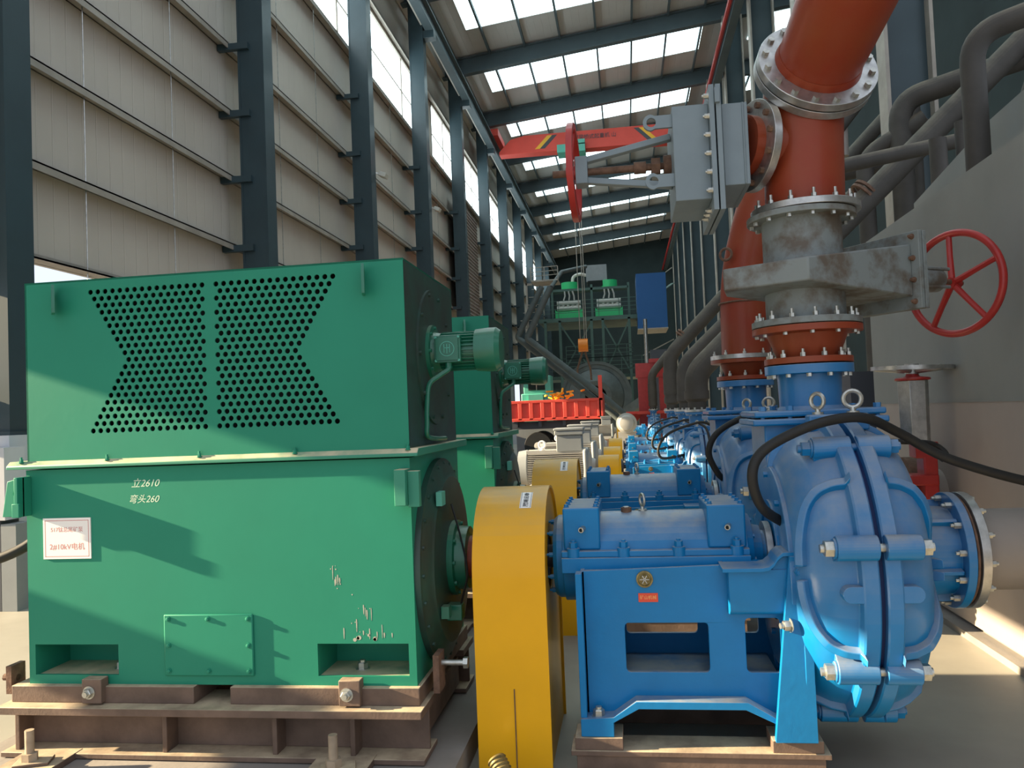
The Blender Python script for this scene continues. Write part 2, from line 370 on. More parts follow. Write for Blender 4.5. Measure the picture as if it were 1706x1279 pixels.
# ================================================================== BIG GREEN MOTORS
def eye_bolt(p, d, R, r, m='zinc', name='eyebolt', parent=None):
    p = V(p); q = mb(m); q.torus(p+V((0,0,R+.03)), d, R, r, 20, 8); q.cyl(p, p+V((0,0,.03)), R*.42, 12, R*.3); q.cyl(p-V((0,0,.005)), p+V((0,0,.012)), R*.75, 14)
    return q.build(name, m, parent)
def hex_bolt(p, d, r=.02, h=.02, name='bolt', m='zinc', parent=None, stud=.015):
    q = mb(m); p = V(p); d = V(d).normalized(); q.cyl(p, p+d*.004, r*1.35, 16); q.lathe(p+d*.004, d, [(0,r),(h*.85,r),(h,r*.85)], 6)
    if stud: q.cyl(p+d*h, p+d*(h+stud), r*.55, 10)
    return q.build(name, m, parent)

def bolts_on(parent, c, d, R, n, r=.014, h=.02, a0=0, stud=.012, m='zinc', both=None):
    """a ring of separate bolts"""
    u, w, dd = frame_of(d); c = V(c)
    if parent.name not in WLOC: WLOC[parent.name] = V((0,0,0))
    base = None
    for i in range(n):
        a = a0+2*PI*i/n; p = c+(u*math.cos(a)+w*math.sin(a))*R
        q = mb(m); q.lathe(p, dd, [(0,r),(h,r)], 6)
        if stud: q.lathe(p+dd*h, dd, [(0,r*.55),(stud,r*.55)], 8)
        if both: q.lathe(p-dd*both, -dd, [(0,r),(h,r)], 6)
        q.build('bolt', m, parent)

def make_big_motor():
    R = empty('electric_motor', (-2.07, 4.35, .475), 'large green high-voltage motor with hourglass vent holes and a white sign', 'motor')
    x0, x1, y0, y1 = -3.085, -1.048, 3.8, 4.9
    q = mb('green')
    q.prism([[(x0,.475),(x1,.475),(x1,1.56),(x0,1.56)], [(-3.05,.52),(-3.05,.672),(-2.59,.672),(-2.59,.52)], [(-1.54,.52),(-1.54,.675),(-1.085,.675),(-1.085,.52)]], XZ, y0, y0+.015)
    q.box(x0, x1, y0+.015, y1, .70, 1.56); q.box(x0, x1, 4.06, y1, .475, .70); q.box(-2.59, -1.54, y0+.015, 4.06, .475, .70)
    q.box(x0, -3.05, y0+.015, 4.06, .475, .70); q.box(-1.085, x1, y0+.015, 4.06, .475, .70)
    q.use('green_dusty'); q.box(-3.05, -2.59, y0+.015, 4.06, .475, .515); q.box(-1.54, -1.085, y0+.015, 4.06, .475, .515)
    low = q.build('lower_housing', 'green', R)
    for x in (-2.66, -1.36): hex_bolt((x, 3.93, .515), (0,0,1), .026, .03, 'bolt', 'zinc', low)
    # ledge
    q = mb('green_dusty'); q.prism([[(3.770,1.567),(3.770,1.584),(3.797,1.606),(4.97,1.606),(4.97,1.567)]], YZ, -3.175, -1.0)
    led = q.build('flange_ledge', 'green_dusty', R, bevel=.004)
    for x in (-3.10, -2.62, -2.12, -1.62, -1.05): hex_bolt((x, 3.787, 1.598), (0,0,1), .010, .016, 'bolt', 'green', led)
    # upper housing: sides, roof, perforated front
    q = mb('green'); u0, u1, zt, zb = -3.075, -1.046, 2.53, 1.60
    q.box(u0, u0+.01, y0, 4.88, zb, zt); q.box(u0, u1, 4.87, 4.88, zb, zt); q.box(u0, u1, y0, 4.88, zt-.01, zt)
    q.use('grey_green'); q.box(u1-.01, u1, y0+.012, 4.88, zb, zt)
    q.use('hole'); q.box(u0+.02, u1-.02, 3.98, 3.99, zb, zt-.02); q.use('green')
    # perforated plate by rows of cells
    yp = y0; P = .0408; nrow = 21; ztop, zbot = 2.462, 1.75; rh = (ztop-zbot)/(nrow-1); rad = .0135; zlo = zbot-rh/2; zhi = ztop+rh/2
    def quad(xa, xb, za, zb_): q.add([(xa,yp,za),(xb,yp,za),(xb,yp,zb_),(xa,yp,zb_)], [(0,1,2,3)])
    quad(u0, u1, zb, zlo); quad(u0, u1, zhi, zt); NS = 12
    for r in range(nrow):
        zc = ztop-r*rh; za, zb2 = zc-rh/2, zc+rh/2; k = r if r <= 10 else 20-r
        xs = []
        odd = r % 2
        l0, l1 = -2.685+k*P/2*1.0, -2.09-(P/2 if odd else 0)
        cnt = int(round((l1-l0)/P)); xs += [l1-j*P for j in range(cnt, -1, -1)]
        r0 = -2.015+(P/2 if odd else 0); r1 = -1.42-k*P/2
        cnt = int(round((r1-r0)/P)); xs += [r0+j*P for j in range(cnt+1)]
        cur = u0
        for x in xs:
            a, b = x-P/2, x+P/2
            if a > cur+1e-5: quad(cur, a, za, zb2)
            # cell with a round hole
            vs = []; out = []
            for j in range(NS):
                an = 2*PI*j/NS+PI/NS; c, s_ = math.cos(an), math.sin(an)
                vs.append((x+rad*c, yp, zc+rad*s_)); t = min((P/2)/max(abs(c),1e-6), (rh/2)/max(abs(s_),1e-6)); out.append((x+t*c, yp, zc+t*s_))
            inn = [(p[0], yp+.008, p[2]) for p in vs]
            fs = [(j, (j+1)%NS, NS+(j+1)%NS, NS+j) for j in range(NS)]+[(j, (j+1)%NS, 2*NS+(j+1)%NS, 2*NS+j) for j in range(NS)]
            q.add(vs+out+inn, fs)
            # fill the four corners
            for sx, sz in ((1,1),(-1,1),(-1,-1),(1,-1)):
                cand = sorted(range(NS), key=lambda j: (out[j][0]-(x+sx*P/2))**2+(out[j][2]-(zc+sz*rh/2))**2)[:2]
                q.add([out[cand[0]], (x+sx*P/2, yp, zc+sz*rh/2), out[cand[1]]], [(0,1,2)])
            cur = b
        if u1 > cur+1e-5: quad(cur, u1, za, zb2)
    up = q.build('upper_housing', 'green', R)
    # lifting lugs on the upper housing
    for x, cc, ss in ((-2.875, .62, .78), (-1.232, .28, .96)):
        q = mb('green_dark'); q.prism([[(-.045,0),(.045,0),(.055,.10),(.03,.145),(-.03,.145),(-.055,.10)], [(.018*math.cos(a)*1.2, .10+.022*math.sin(a)) for a in [2*PI*i/12 for i in range(12)]]],
                                 lambda a, b, h: (x+a*cc+h*ss, 3.748-a*ss+h*cc, 2.355+b), -.007, .007)
        q.build('lifting_lug', 'green_dark', R)
    # lower lugs: plates standing out from the corners, with a hole
    q = mb('green'); q.prism([[(-3.17,1.33),(-3.055,1.33),(-3.055,1.53),(-3.14,1.51)], [(-3.09+.016*math.cos(a),1.45+.016*math.sin(a)) for a in [2*PI*i/12 for i in range(12)]]], XZ, 3.735, 3.75)
    q.box(-3.075, -3.055, 3.70, 3.80, 1.33, 1.53); q.box(-3.08, -3.04, 3.69, 3.71, 1.33, 1.40); q.build('lifting_lug', 'green_dusty', R, bevel=.003)
    q = mb('green_dusty'); q.box(-1.10, -1.045, 3.70, 3.80, 1.34, 1.51); q.box(-1.045, -.99, 3.74, 3.78, 1.33, 1.50); q.build('lifting_lug', 'green_dusty', R, bevel=.003)
    # access cover
    q = mb('green'); q.box(-2.335, -1.865, 3.788, 3.80, .52, .822); cov = q.build('access_cover', 'green', R, bevel=.006)
    for x in (-2.31, -2.10, -1.89):
        for z in (.545, .67, .80):
            if not (x == -2.10 and z == .67): hex_bolt((x, 3.788, z), (0,-1,0), .010, .006, 'bolt', 'green', cov, .003)
    # sign
    q = mb('sign'); q.box(-2.99, -2.725, 3.794, 3.80, 1.105, 1.312); q.use('ink_red')
    for a in ((-2.98,-2.735,1.298,1.301),(-2.98,-2.735,1.116,1.119),(-2.98,-2.977,1.116,1.301),(-2.738,-2.735,1.116,1.301)): q.box(a[0], a[1], 3.7937, 3.794, a[2], a[3])
    sg = q.build('sign', 'sign', R)
    txt('lettering', '517钛总尾矿泵', .028, (-2.857, 3.7937, 1.252), FRONT, 'ink_red', sg, .0001)
    txt('lettering', '2#10kV电机', .038, (-2.857, 3.7937, 1.165), FRONT, 'ink_red', sg, .0001)
    txt('chalk_writing', '立2610', .050, (-2.425, 3.7996, 1.475), FRONT, 'chalk', R, .0001, shear=.35)
    txt('chalk_writing', '弯头260', .047, (-2.435, 3.7996, 1.395), FRONT, 'chalk', R, .0001, shear=.35)
    # cement spatter at the lower right
    q = mb('spatter'); rr = random.Random(3)
    for i in range(34):
        x = rr.gauss(-1.29, .07) if i % 3 else rr.gauss(-1.43, .02); z = .70+abs(rr.gauss(0, .10)) if i % 3 else rr.uniform(.92, 1.05)
        if -1.6 < x < -1.09:
            w = rr.uniform(.0015, .0035); h = rr.uniform(.006, .035) if rr.random() < .6 else w
            q.prism([[(x-w,z+h*.8),(x-w*.6,z+h),(x+w*.7,z+h*.9),(x+w,z+h*.2),(x+w*.4,z-h),(x-w*.5,z-h*.8),(x-w*.9,z)]], XZ, 3.7994, 3.80)
    for i in range(7):
        x = -1.30+rr.gauss(0,.03); z = .69+rr.uniform(0,.03); w = rr.uniform(.006, .012); q.lathe((x, 3.7994, z), (0,1,0), [(0,w),(.0006,w)], 9)
    q.build('cement_spatter', 'spatter', R)['kind'] = 'stuff'
    # drive end: round end bell, bearing cap, shaft
    c = (x1, 4.35, .985)
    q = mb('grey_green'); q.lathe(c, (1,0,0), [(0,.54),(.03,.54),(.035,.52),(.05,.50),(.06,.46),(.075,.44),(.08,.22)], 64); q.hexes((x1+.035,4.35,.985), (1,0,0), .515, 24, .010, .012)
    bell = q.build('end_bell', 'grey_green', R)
    q = mb('green_dark'); q.lathe(c, (1,0,0), [(.075,.20),(.11,.20),(.115,.17),(.17,.165),(.175,.10)], 40); q.hexes((x1+.11,4.35,.985), (1,0,0), .185, 10, .011, .014)
    q.build('bearing_cap', 'green_dark', R)
    mb('green_dark').box(x1+.08, x1+.16, 4.12, 4.20, .70, .78).build('sensor_box', 'teal', bell, bevel=.005); mb('green_dark').box(x1+.08, x1+.12, 4.0, 4.06, .74, .80).build('sensor_box', 'teal', bell); mb('teal').box(x1+.07, x1+.10, 4.02, 4.10, 1.30, 1.37).build('tag_plate', 'teal', bell)
    q = mb('black'); q.tube(spline([(x1+.15,4.16,.78),(x1+.20,4.10,.95),(x1+.15,4.20,1.12),(x1+.09,4.28,1.28)]), .006, 6); q.build('sensor_cable', 'black', bell)
    q = mb('rust'); q.cyl((x1+.17,4.35,.985), (-.80,4.35,.985), .115, 28); q.build('shaft_coupling', 'red_oxide', R).data.materials[0] = M['red_oxide']
    # upper side: round duct cover with bolts, fan motor with terminal box
    c2 = (u1, 4.36, 2.08)
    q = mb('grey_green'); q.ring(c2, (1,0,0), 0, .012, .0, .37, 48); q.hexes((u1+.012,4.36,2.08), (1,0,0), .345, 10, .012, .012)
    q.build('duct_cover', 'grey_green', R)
    F = mb('green_dark'); c3 = V((u1+.01, 4.28, 2.10))
    F.lathe(c3, (1,0,0), [(0,.148),(.02,.148),(.02,.11),(.06,.10),(.065,.088),(.26,.088)], 36); F.hexes(c3+V((.02,0,0)), (1,0,0), .13, 8, .010, .012)
    for k in range(28):
        a = 2*PI*k/28; F.obox(c3+V((.16, math.cos(a)*.095, math.sin(a)*.095)), (.19, .022, .004), (1,0,0), (0,-math.sin(a),math.cos(a)))
    fan = F.build('fan_motor', 'green_dark', R)
    q = mb('green_dark'); q.lathe(c3, (1,0,0), [(.25,.112),(.32,.118),(.36,.118),(.385,.10),(.39,.03)], 36); q.build('fan_cowl', 'green_dusty', fan).data.materials[0] = M['green_dark']
    q = mb('green_dark'); q.box(c3.x+.045, c3.x+.185, 4.155, 4.20, 2.035, 2.175); q.box(c3.x+.055, c3.x+.175, 4.145, 4.155, 2.045, 2.165)
    q.use('teal'); q.ring((c3.x+.115, 4.145, 2.105), (0,-1,0), 0, .002, .036, .040, 28); q.box(c3.x+.098, c3.x+.132, 4.142, 4.145, 2.108, 2.112); q.box(c3.x+.098, c3.x+.102, 4.142, 4.145, 2.085, 2.13); q.box(c3.x+.113, c3.x+.117, 4.142, 4.145, 2.08, 2.13); q.box(c3.x+.128, c3.x+.132, 4.142, 4.145, 2.085, 2.13)
    for sx in (.054,.176):
        for sz in (-.061,.061): q.lathe((c3.x+sx, 4.155, 2.105+sz), (0,-1,0), [(0,.007),(.008,.007)], 8)
    q.build('terminal_box', 'green_dark', fan, bevel=.004)
    q = mb('green_dark'); q.tube(spline([(c3.x+.115,4.18,2.035),(c3.x+.115,4.17,2.0),(c3.x+.07,4.14,1.965),(c3.x+.025,4.10,1.92),(c3.x+.015,4.08,1.82),(c3.x+.013,4.07,1.72),(c3.x+.012,4.08,1.655),(c3.x+.02,4.25,1.635),(c3.x+.02,4.45,1.63)]), .013, 10)
    q.cyl((c3.x+.115,4.18,2.04), (c3.x+.115,4.178,2.005), .018, 10); q.build('conduit', 'green_dark', fan)
    return R
big_motor = make_big_motor()
motor2 = copy_tree(big_motor, (0, 2.45, 0)); motor2['label'] = 'second green high-voltage motor standing behind the first one'
for ch in list(motor2.children):
    if ch.name.split('.')[0] in ('sign', 'cement_spatter', 'chalk_writing'):
        for g in list(ch.children): bpy.data.objects.remove(g)
        bpy.data.objects.remove(ch)

def make_skid():
    R = empty('motor_skid', (-2.07, 4.35, .13), 'brown steel I-beam skid under the nearest green motor', 'skid')
    for y, s in ((3.86, -1), (4.84, 1)):
        q = mb('skid'); q.box(-3.19, -1.005, y-.17, y+.12, .355, .392); q.box(-3.19, -1.005, y-.14, y+.12, .135, .160); q.box(-3.13, -1.01, y-.008, y+.008, .160, .355)
        for x in (-3.12, -2.32, -1.75, -1.36): q.box(x-.012, x+.012, y-.11, y+.11, .160, .355)
        q.build('beam', 'skid', R, bevel=.003)
    for x in (-3.05, -2.1, -1.1):
        q = mb('skid'); q.box(x-.05, x+.05, 3.98, 4.72, .185, .34); q.build('cross_beam', 'skid', R)
    for a, b in ((-3.16, -2.17), (-1.98, -1.03)):
        q = mb('skid'); q.box(a, b, 3.765, 4.92, .392, .475); q.build('mounting_plate', 'skid', R, bevel=.004)
    for x in (-2.70, -1.37):
        q = mb('skid'); q.box(x-.045, x+.06, 3.73, 3.79, .40, .52); o = q.build('stop_block', 'skid', R, bevel=.004)
        hex_bolt((x-.005, 3.73, .455), (0,-1,0), .024, .022, 'bolt', 'zinc', o)
    for x in (-2.93, -1.40):
        q = mb('skid'); q.box(x-.13, x+.15, 3.46, 3.78, .13, .162); q.obox((x+.02, 3.60, .170), (.16,.10,.014), (1,.35,0)); o = q.build('anchor_plate', 'skid', R, bevel=.003)
        q = mb('skid_dusty'); q.cyl((x,3.60,.177), (x,3.60,.32), .021, 16); q.lathe((x,3.60,.177), (0,0,1), [(0,.038),(.035,.038)], 6); q.build('anchor_bolt', 'skid_dusty', o)
    q = mb('rust'); q.box(-.985, -.955, 3.86, 3.98, .42, .60); o = q.build('jack_bracket', 'rust', R)
    q = mb('zinc'); q.cyl((-.98,3.92,.55), (-.845,3.92,.55), .014, 12); q.lathe((-.845,3.92,.55), (1,0,0), [(0,.028),(.022,.028)], 6); q.build('jack_bolt', 'zinc', o)
    q = mb('rust'); q.box(-3.22, -3.19, 3.80, 3.90, .42, .56); q.cyl((-3.27,3.85,.49), (-3.19,3.85,.49), .018, 8); q.build('jack_bracket', 'rust', R)
    return R
skid = make_skid()
s2 = copy_tree(skid, (0, 2.45, 0)); s2['label'] = 'brown steel skid under the second green motor'

# ================================================================== YELLOW GUARDS
def make_guard(x0, x1, yc, zc, r, label, zb=.0, lab=True, loc_label=None):
    R = empty('coupling_guard', ((x0+x1)/2, yc, zb), label, 'guard')
    n = 24; out = [(yc-r, zb)]+[(yc-r*math.cos(PI*i/n), zc+r*math.sin(PI*i/n)) for i in range(n+1)]+[(yc+r, zb)]
    t = .012; inn = [(yc+r-t, zb)]+[(yc+(r-t)*math.cos(PI*i/n), zc+(r-t)*math.sin(PI*i/n)) for i in range(n+1)]+[(yc-r+t, zb)]
    q = mb('yellow'); q.prism([out+inn], YZ, x0, x1); q.build('hood', 'yellow', R, sharp=40)
    ri = r*.36
    circ = [(yc+ri*math.cos(2*PI*i/20), zc+.02+ri*math.sin(2*PI*i/20)) for i in range(20)]
    for x in (x0+.012, x1-.022):
        q = mb('yellow'); q.prism([inn, circ], YZ, x, x+.008); q.build('side_plate', 'yellow', R)
    if lab:
        a0 = math.radians(52); w = .045; q = mb('sign'); L = .14
        for j in range(8):
            a, b = a0+j*L/r/8, a0+(j+1)*L/r/8; rr = r+.0015; xa, xb = x1-.135, x1-.075
            q.add([(xa, yc-rr*math.cos(a), zc+rr*math.sin(a)), (xb, yc-rr*math.cos(a), zc+rr*math.sin(a)), (xb, yc-rr*math.cos(b), zc+rr*math.sin(b)), (xa, yc-rr*math.cos(b), zc+rr*math.sin(b))], [(0,1,2,3)])
        o = q.build('label', 'sign', R)
        for j, ch in enumerate('配套设备'):
            a = a0+(.15+j*.22)*L/r; rr = r+.003
            t_ = txt('lettering', ch, .030, (x1-.105, yc-rr*math.cos(a), zc+rr*math.sin(a)), (PI/2-(a), 0, 0), 'ink_dark', o, .0003)
        q = mb('ink_dark')
        for xx in (x1-.131, x1-.081):
            for j in range(8):
                a, b = a0+(j*.97+.15)*L/r/8, a0+(j*.97+1.15)*L/r/8; rr = r+.003
                q.add([(xx, yc-rr*math.cos(a), zc+rr*math.sin(a)), (xx+.002, yc-rr*math.cos(a), zc+rr*math.sin(a)), (xx+.002, yc-rr*math.cos(b), zc+rr*math.sin(b)), (xx, yc-rr*math.cos(b), zc+rr*math.sin(b))], [(0,1,2,3)])
        q.build('label_border', 'ink_dark', o)
    return R
g1 = make_guard(-.790, -.430, 4.35, .94, .42, 'tall yellow arched coupling guard between the nearest green motor and blue pump')
mb().box(-.605, -.600, 3.926, 3.931, .03, .42).build('seam', 'rust', g1)
g2 = make_guard(-.785, -.425, 6.80, .96, .40, 'yellow arched guard just behind the nearest yellow guard')

# ================================================================== BLUE SLURRY PUMP
PC = V((1.06, 4.35, .93))       # casing centre
def make_pump():
    R = empty('slurry_pump', (.55, 4.35, .2), 'large glossy blue slurry pump nearest the camera, with split volute casing', 'pump')
    # frame
    zf = .21
    outline = [(-.28,zf),(-.13,zf),(-.13,.28),(-.01,.345),(.48,.345),(.62,.28),(.62,zf),(.78,zf),(.72,1.0),(-.26,.97)]
    def rr(x0,x1,z0,z1,r=.02):
        o = []
        for cx,cz,a in ((x1-r,z1-r,0),(x0+r,z1-r,90),(x0+r,z0+r,180),(x1-r,z0+r,270)):
            for k in range(4): t = math.radians(a+30*k); o.append((cx+r*math.cos(t), cz+r*math.sin(t)))
        return o
    holes = [rr(-.06,.335,.485,.72), rr(.505,.665,.485,.74)]
    q = mb('blue')
    for y in (3.99, 4.68): q.prism([outline]+holes, XZ, y, y+.025)
    foot = [(-.285,zf),(-.13,zf),(-.13,.30),(-.01,.365),(.48,.365),(.62,.30),(.62,zf),(.785,zf),(.78,.40),(-.275,.40)]
    foot = [(-.285,zf),(-.13,zf),(-.13,.275),(-.01,.34),(.48,.34),(.62,.275),(.62,zf),(.785,zf),(.785,.29),(.62,.30),(.49,.375),(-.02,.375),(-.13,.30),(-.285,.29)]
    for y0,y1 in ((3.90,3.99),(4.705,4.79)): q.prism([foot], XZ, y0, y1)
    q.box(-.265, -.245, 3.99, 4.705, zf, .97); q.box(-.245, .70, 4.015, 4.68, .345, .375); q.box(-.25, .55, 4.0, 4.70, .93, .965)
    q.box(-.285, -.255, 3.92, 4.0, .29, .97)
    # flared end plate
    q.prism([[(3.88,zf),(4.82,zf),(4.86,.60),(4.78,1.05),(4.60,1.05),(4.56,.95),(4.48,.84),(4.35,.80),(4.22,.84),(4.14,.95),(4.10,1.05),(3.93,1.05),(3.85,.60)]], YZ, .745, .785)
    q.prism([[(.60,zf),(.785,zf),(.785,1.05),(.70,1.05)]], XZ, 3.86, 3.90)
    q.lathe((.42,4.35,1.0), (1,0,0), [(0,.27),(0,.305),(.33,.305),(.33,.27),(0,.27)], 24, PI+.02 if False else PI, 2*PI)
    qc = [(3.895,.80),(3.905,.785),(3.93,.772),(3.99,.765),(3.99,.985),(3.895,.985)]
    q.prism([qc], YZ, .43, .745)
    st = [(.40,.985),(.58,.985),(.61,.99),(.635,1.01),(.65,1.035),(.675,1.055),(.745,1.058)]
    q.prism([[(x, z+.012) for x, z in st]+[(x, z-.006) for x, z in reversed(st)]], XZ, 3.865, 4.06); q.prism([[(.61,.97),(.745,.97),(.745,1.045),(.675,1.042),(.65,1.02),(.635,.995)]], XZ, 3.90, 3.99)
    fr = q.build('frame', 'blue', R, bevel=.006)
    for x, z, y in ((.70,.985,3.86),):
        hex_bolt((.735, y, z), (0,-1,0), .022, .03, 'bolt', 'blue', fr)
    hex_bolt((.69, 3.86, .74), (-1,-.3,0), .024, .03, 'bolt', 'zinc', fr, .02)
    for x in (-.20, .70): hex_bolt((x, 3.945, .29 if x < 0 else .29), (0,0,1), .028, .032, 'bolt', 'zinc', fr)
    q = mb('brass'); q.lathe((.045,3.99,.93), (0,-1,0), [(0,.040),(.012,.040),(.014,.032),(.006,.030),(.006,.022),(.014,.020)], 24); q.use('steel')
    for k in range(6):
        a = PI*k/3; q.obox((.045+.012*math.cos(a), 3.972, .93+.012*math.sin(a)), (.02,.004,.006), (math.cos(a),0,math.sin(a)), (0,1,0))
    q.build('oil_sight_glass', 'brass', fr)
    q = mb('sticker'); q.box(.012, .105, 3.986, 3.99, .820, .862); st = q.build('sticker', 'sticker', fr)
    txt('lettering', '矿山机械', .020, (.058, 3.985, .841), FRONT, 'gold', st, .0003)
    # bearing housing
    q = mb('blue'); hc = (-.36, 4.35, .985)
    q.lathe(hc, (1,0,0), [(0,.23),(.92,.23)], 40); q.box(-.36, .56, 4.06, 4.64, .945, 1.02)
    q.box(-.36, .56, 4.08, 4.62, 1.02, 1.05)
    hs = q.build('bearing_housing', 'blue', R, bevel=.004)
    for x0, x1 in ((-.35, -.165), (.365, .55)):
        q = mb('blue'); q.box(x0, x1, 4.12, 4.58, 1.05, 1.262)
        o = q.build('bearing_block', 'blue', R, bevel=.010)
        for xx in (x0+.018, x1-.018):
            for k in range(4): hex_bolt((xx, 4.16+k*.12, 1.262), (0,0,1), .011, .012, 'bolt', 'ink_dark' if False else 'blue', o, 0)
        q = mb('zinc'); q.cyl((.5*(x0+x1)+.01, 4.125, 1.16), (.5*(x0+x1), 4.085, 1.155), .014, 14); q.use('hole'); q.cyl((.5*(x0+x1), 4.086, 1.155), (.5*(x0+x1), 4.0835, 1.1548), .009, 12); q.build('grease_nipple', 'zinc', o)
    for x in (-.30, -.05, .22, .50):
        q = mb('blue'); q.cyl((x,4.095,1.02), (x,4.095,1.065), .033, 18); q.lathe((x,4.095,1.065), (0,0,1), [(0,.021),(.028,.021)], 6); q.cyl((x,4.095,1.09), (x,4.095,1.105), .010, 8); q.build('bolt', 'blue', hs)
    q = mb('blue'); q.lathe((-.41,4.35,.985), (1,0,0), [(0,.10),(0,.20),(.02,.215),(.05,.215)], 36); q.hexes((-.41,4.35,.985), (-1,0,0), .185, 10, .013, .02, .2, stud=.012); q.build('end_cover', 'blue', R)
    q = mb('blue'); q.lathe((.56,4.35,.985), (1,0,0), [(0,.215),(.03,.20),(.03,.15),(.08,.14),(.08,.115),(.2,.11)], 36); q.hexes((.585,4.35,.985), (1,0,0), .185, 10, .012, .014); q.use('steel'); q.ring((.66,4.35,.985), (1,0,0), 0, .03, .10, .16, 36); q.build('end_cover', 'blue', R)
    q = mb('ink_dark'); q.cyl((-.46,4.35,.985), (-.40,4.35,.985), .06, 20); q.cyl((-.50,4.35,.985), (-.455,4.35,.985), .13, 24); q.build('shaft', 'rust', R)
    eye_bolt((.055, 4.35, 1.21), (0.9,.35,0), .030, .008, 'zinc', 'eyebolt', hs)
    q = mb('rust'); q.lathe((-.03,4.33,1.205), (0,0,1), [(0,.028),(.03,.028),(.032,.01)], 14); q.use('steel'); q.lathe((-.03,4.33,1.236), (0,0,1), [(0,.018),(.004,.018)], 6); q.build('breather_cap', 'rust', hs)
    # volute halves
    ecc = lambda a: 1.0
    def half(prof, name):
        q = mb('blue_smooth'); q.lathe((0,PC.y,PC.z), (1,0,0), prof, 72); return q
    PL = [(.715,.20),(.715,.47),(.725,.52),(.745,.56),(.775,.60),(.82,.645),(.88,.672),(.945,.685),(.952,.728),(.960,.735),(1.015,.735),(1.022,.728),(1.022,.3)]
    PR = [(1.048,.3),(1.048,.728),(1.055,.735),(1.108,.735),(1.116,.728),(1.123,.685),(1.18,.672),(1.235,.645),(1.275,.60),(1.298,.54),(1.31,.46),(1.325,.34),(1.34,.20)]
    def rib(q, prof, ang, w, h):
        pts = prof; n = V((0, -math.cos(ang), math.sin(ang))); t = V((0, math.sin(ang), math.cos(ang)))
        vs = []
        for (x, r) in pts:
            for (dr, dw) in ((-.02,-w),(h,-w*.75),(h,w*.75),(-.02,w)):
                ex = -h*.55 if x < 1.035 else h*.55
                k = 0 if dr < 0 else 1
                vs.append(V((x+(ex if k and r < .64 else 0), PC.y, PC.z))+n*(r+dr)+t*dw)
        fs = [(4*i+j, 4*i+(j+1)%4, 4*i+4+(j+1)%4, 4*i+4+j) for i in range(len(pts)-1) for j in range(4)]
        fs += [(0,1,2,3), tuple(4*(len(pts)-1)+j for j in (3,2,1,0))]
        q.add(vs, fs)
    angs = [math.radians(a) for a in (-62, 88, 150, 215, 262)]
    def rpro(x):
        P = PL if x < 1.035 else PR; P = [p for p in P if p[1] > .33]
        for (xa, ra), (xb, rb) in zip(P, P[1:]):
            if xa <= x <= xb and xb > xa: return ra+(rb-ra)*(x-xa)/(xb-xa)
        return .5
    def arch(q, sg):
        for path in ([(.075,40),(.14,40),(.20,38.5),(.245,34),(.27,27),(.285,18),(.29,9)], [(.075,-23),(.14,-23),(.20,-21.5),(.245,-17),(.27,-11),(.285,-4),(.29,3)]):
            P = spline([(1.035+sg*dx, an, 0) for dx, an in path], 4); vs = []; pts = []
            for (x, an, _) in P:
                A = math.radians(an); rr_ = rpro(x) if abs(x-1.035) < .262 else rpro(x); n = V((0,-math.cos(A),math.sin(A)))
                k = max(0, (abs(x-1.035)-.17)/.12); n2 = (n+V((sg*k*.9,0,0))).normalized(); pts.append((V((x,PC.y,PC.z))+n*rr_, n2))
            for i, (p, n) in enumerate(pts):
                tg = (pts[min(i+1,len(pts)-1)][0]-pts[max(i-1,0)][0]).normalized(); w = tg.cross(n).normalized()
                for (h, ww) in ((-.03,-.026),(.036,-.019),(.036,.019),(-.03,.026)): vs.append(p+n*h+w*ww)
            m_ = len(pts); q.add(vs, [(4*i+j, 4*i+(j+1)%4, 4*i+4+(j+1)%4, 4*i+4+j) for i in range(m_-1) for j in range(4)]+[(0,1,2,3), tuple(4*(m_-1)+j for j in (3,2,1,0))])
    ql = half(PL, 'l')
    for a in angs: rib(ql, [p for p in PL[1:9]], a, .026, .032)
    arch(ql, -1)
    # second step ring on the drive side and its lip
    ql.ring((0,PC.y,PC.z), (1,0,0), .70, .75, .28, .50, 60)
    cl = ql.build('casing_drive_half', 'blue_smooth', R, bevel=.006)
    qr = half(PR, 'r')
    for a in angs: rib(qr, [p for p in PR[4:11]], a, .026, .032)
    arch(qr, 1)
    cr = qr.build('casing_suction_half', 'blue_smooth', R, bevel=.006)
    mb('blue_gap').lathe((0,PC.y,PC.z), (1,0,0), [(1.018,.690),(1.052,.690)], 72).build('gasket', 'blue_gap', R)
    # arch shaped pads beside the middle boss
    for sgn, par in ((-1, cl), (1, cr)):
        q = mb('blue_smooth'); e = 1.035+sgn*.035; hh = .036
        ob = [(e, -hh)]+[(1.035+sgn*.13+sgn*hh*math.sin(PI*k/8), -hh*math.cos(PI*k/8)) for k in range(9)]+[(e, hh)]
        q.prism([ob], lambda a, b, h: (a, h, .925+b), PC.y-.728, PC.y-.66); q.build('lug_pad', 'blue_smooth', par, bevel=.012)
    # bosses with through bolts
    for a, rr_ in ((59, .70), (15, .745), (-30, .715), (-71, .70), (128, .70), (180, .72), (-128, .70)):
        A = math.radians(a); y = PC.y-rr_*math.cos(A); z = PC.z+rr_*math.sin(A)
        q = mb('blue_smooth'); q.cyl((.85,y,z), (1.020,y,z), .054, 28); q.cyl((1.050,y,z), (1.195,y,z), .054, 28); q.cyl((.840,y,z), (.852,y,z), .044, 20)
        n = V((0,-math.cos(A),math.sin(A))); q.obox(V((.935,y,z))-n*.06, (.165,.095,.10), (1,0,0), n); q.obox(V((1.12,y,z))-n*.06, (.14,.095,.10), (1,0,0), n)
        o = q.build('clamp_boss', 'blue_smooth', R, bevel=.004)
        mm = 'blue_smooth' if a > 30 or a < -50 else 'zinc'
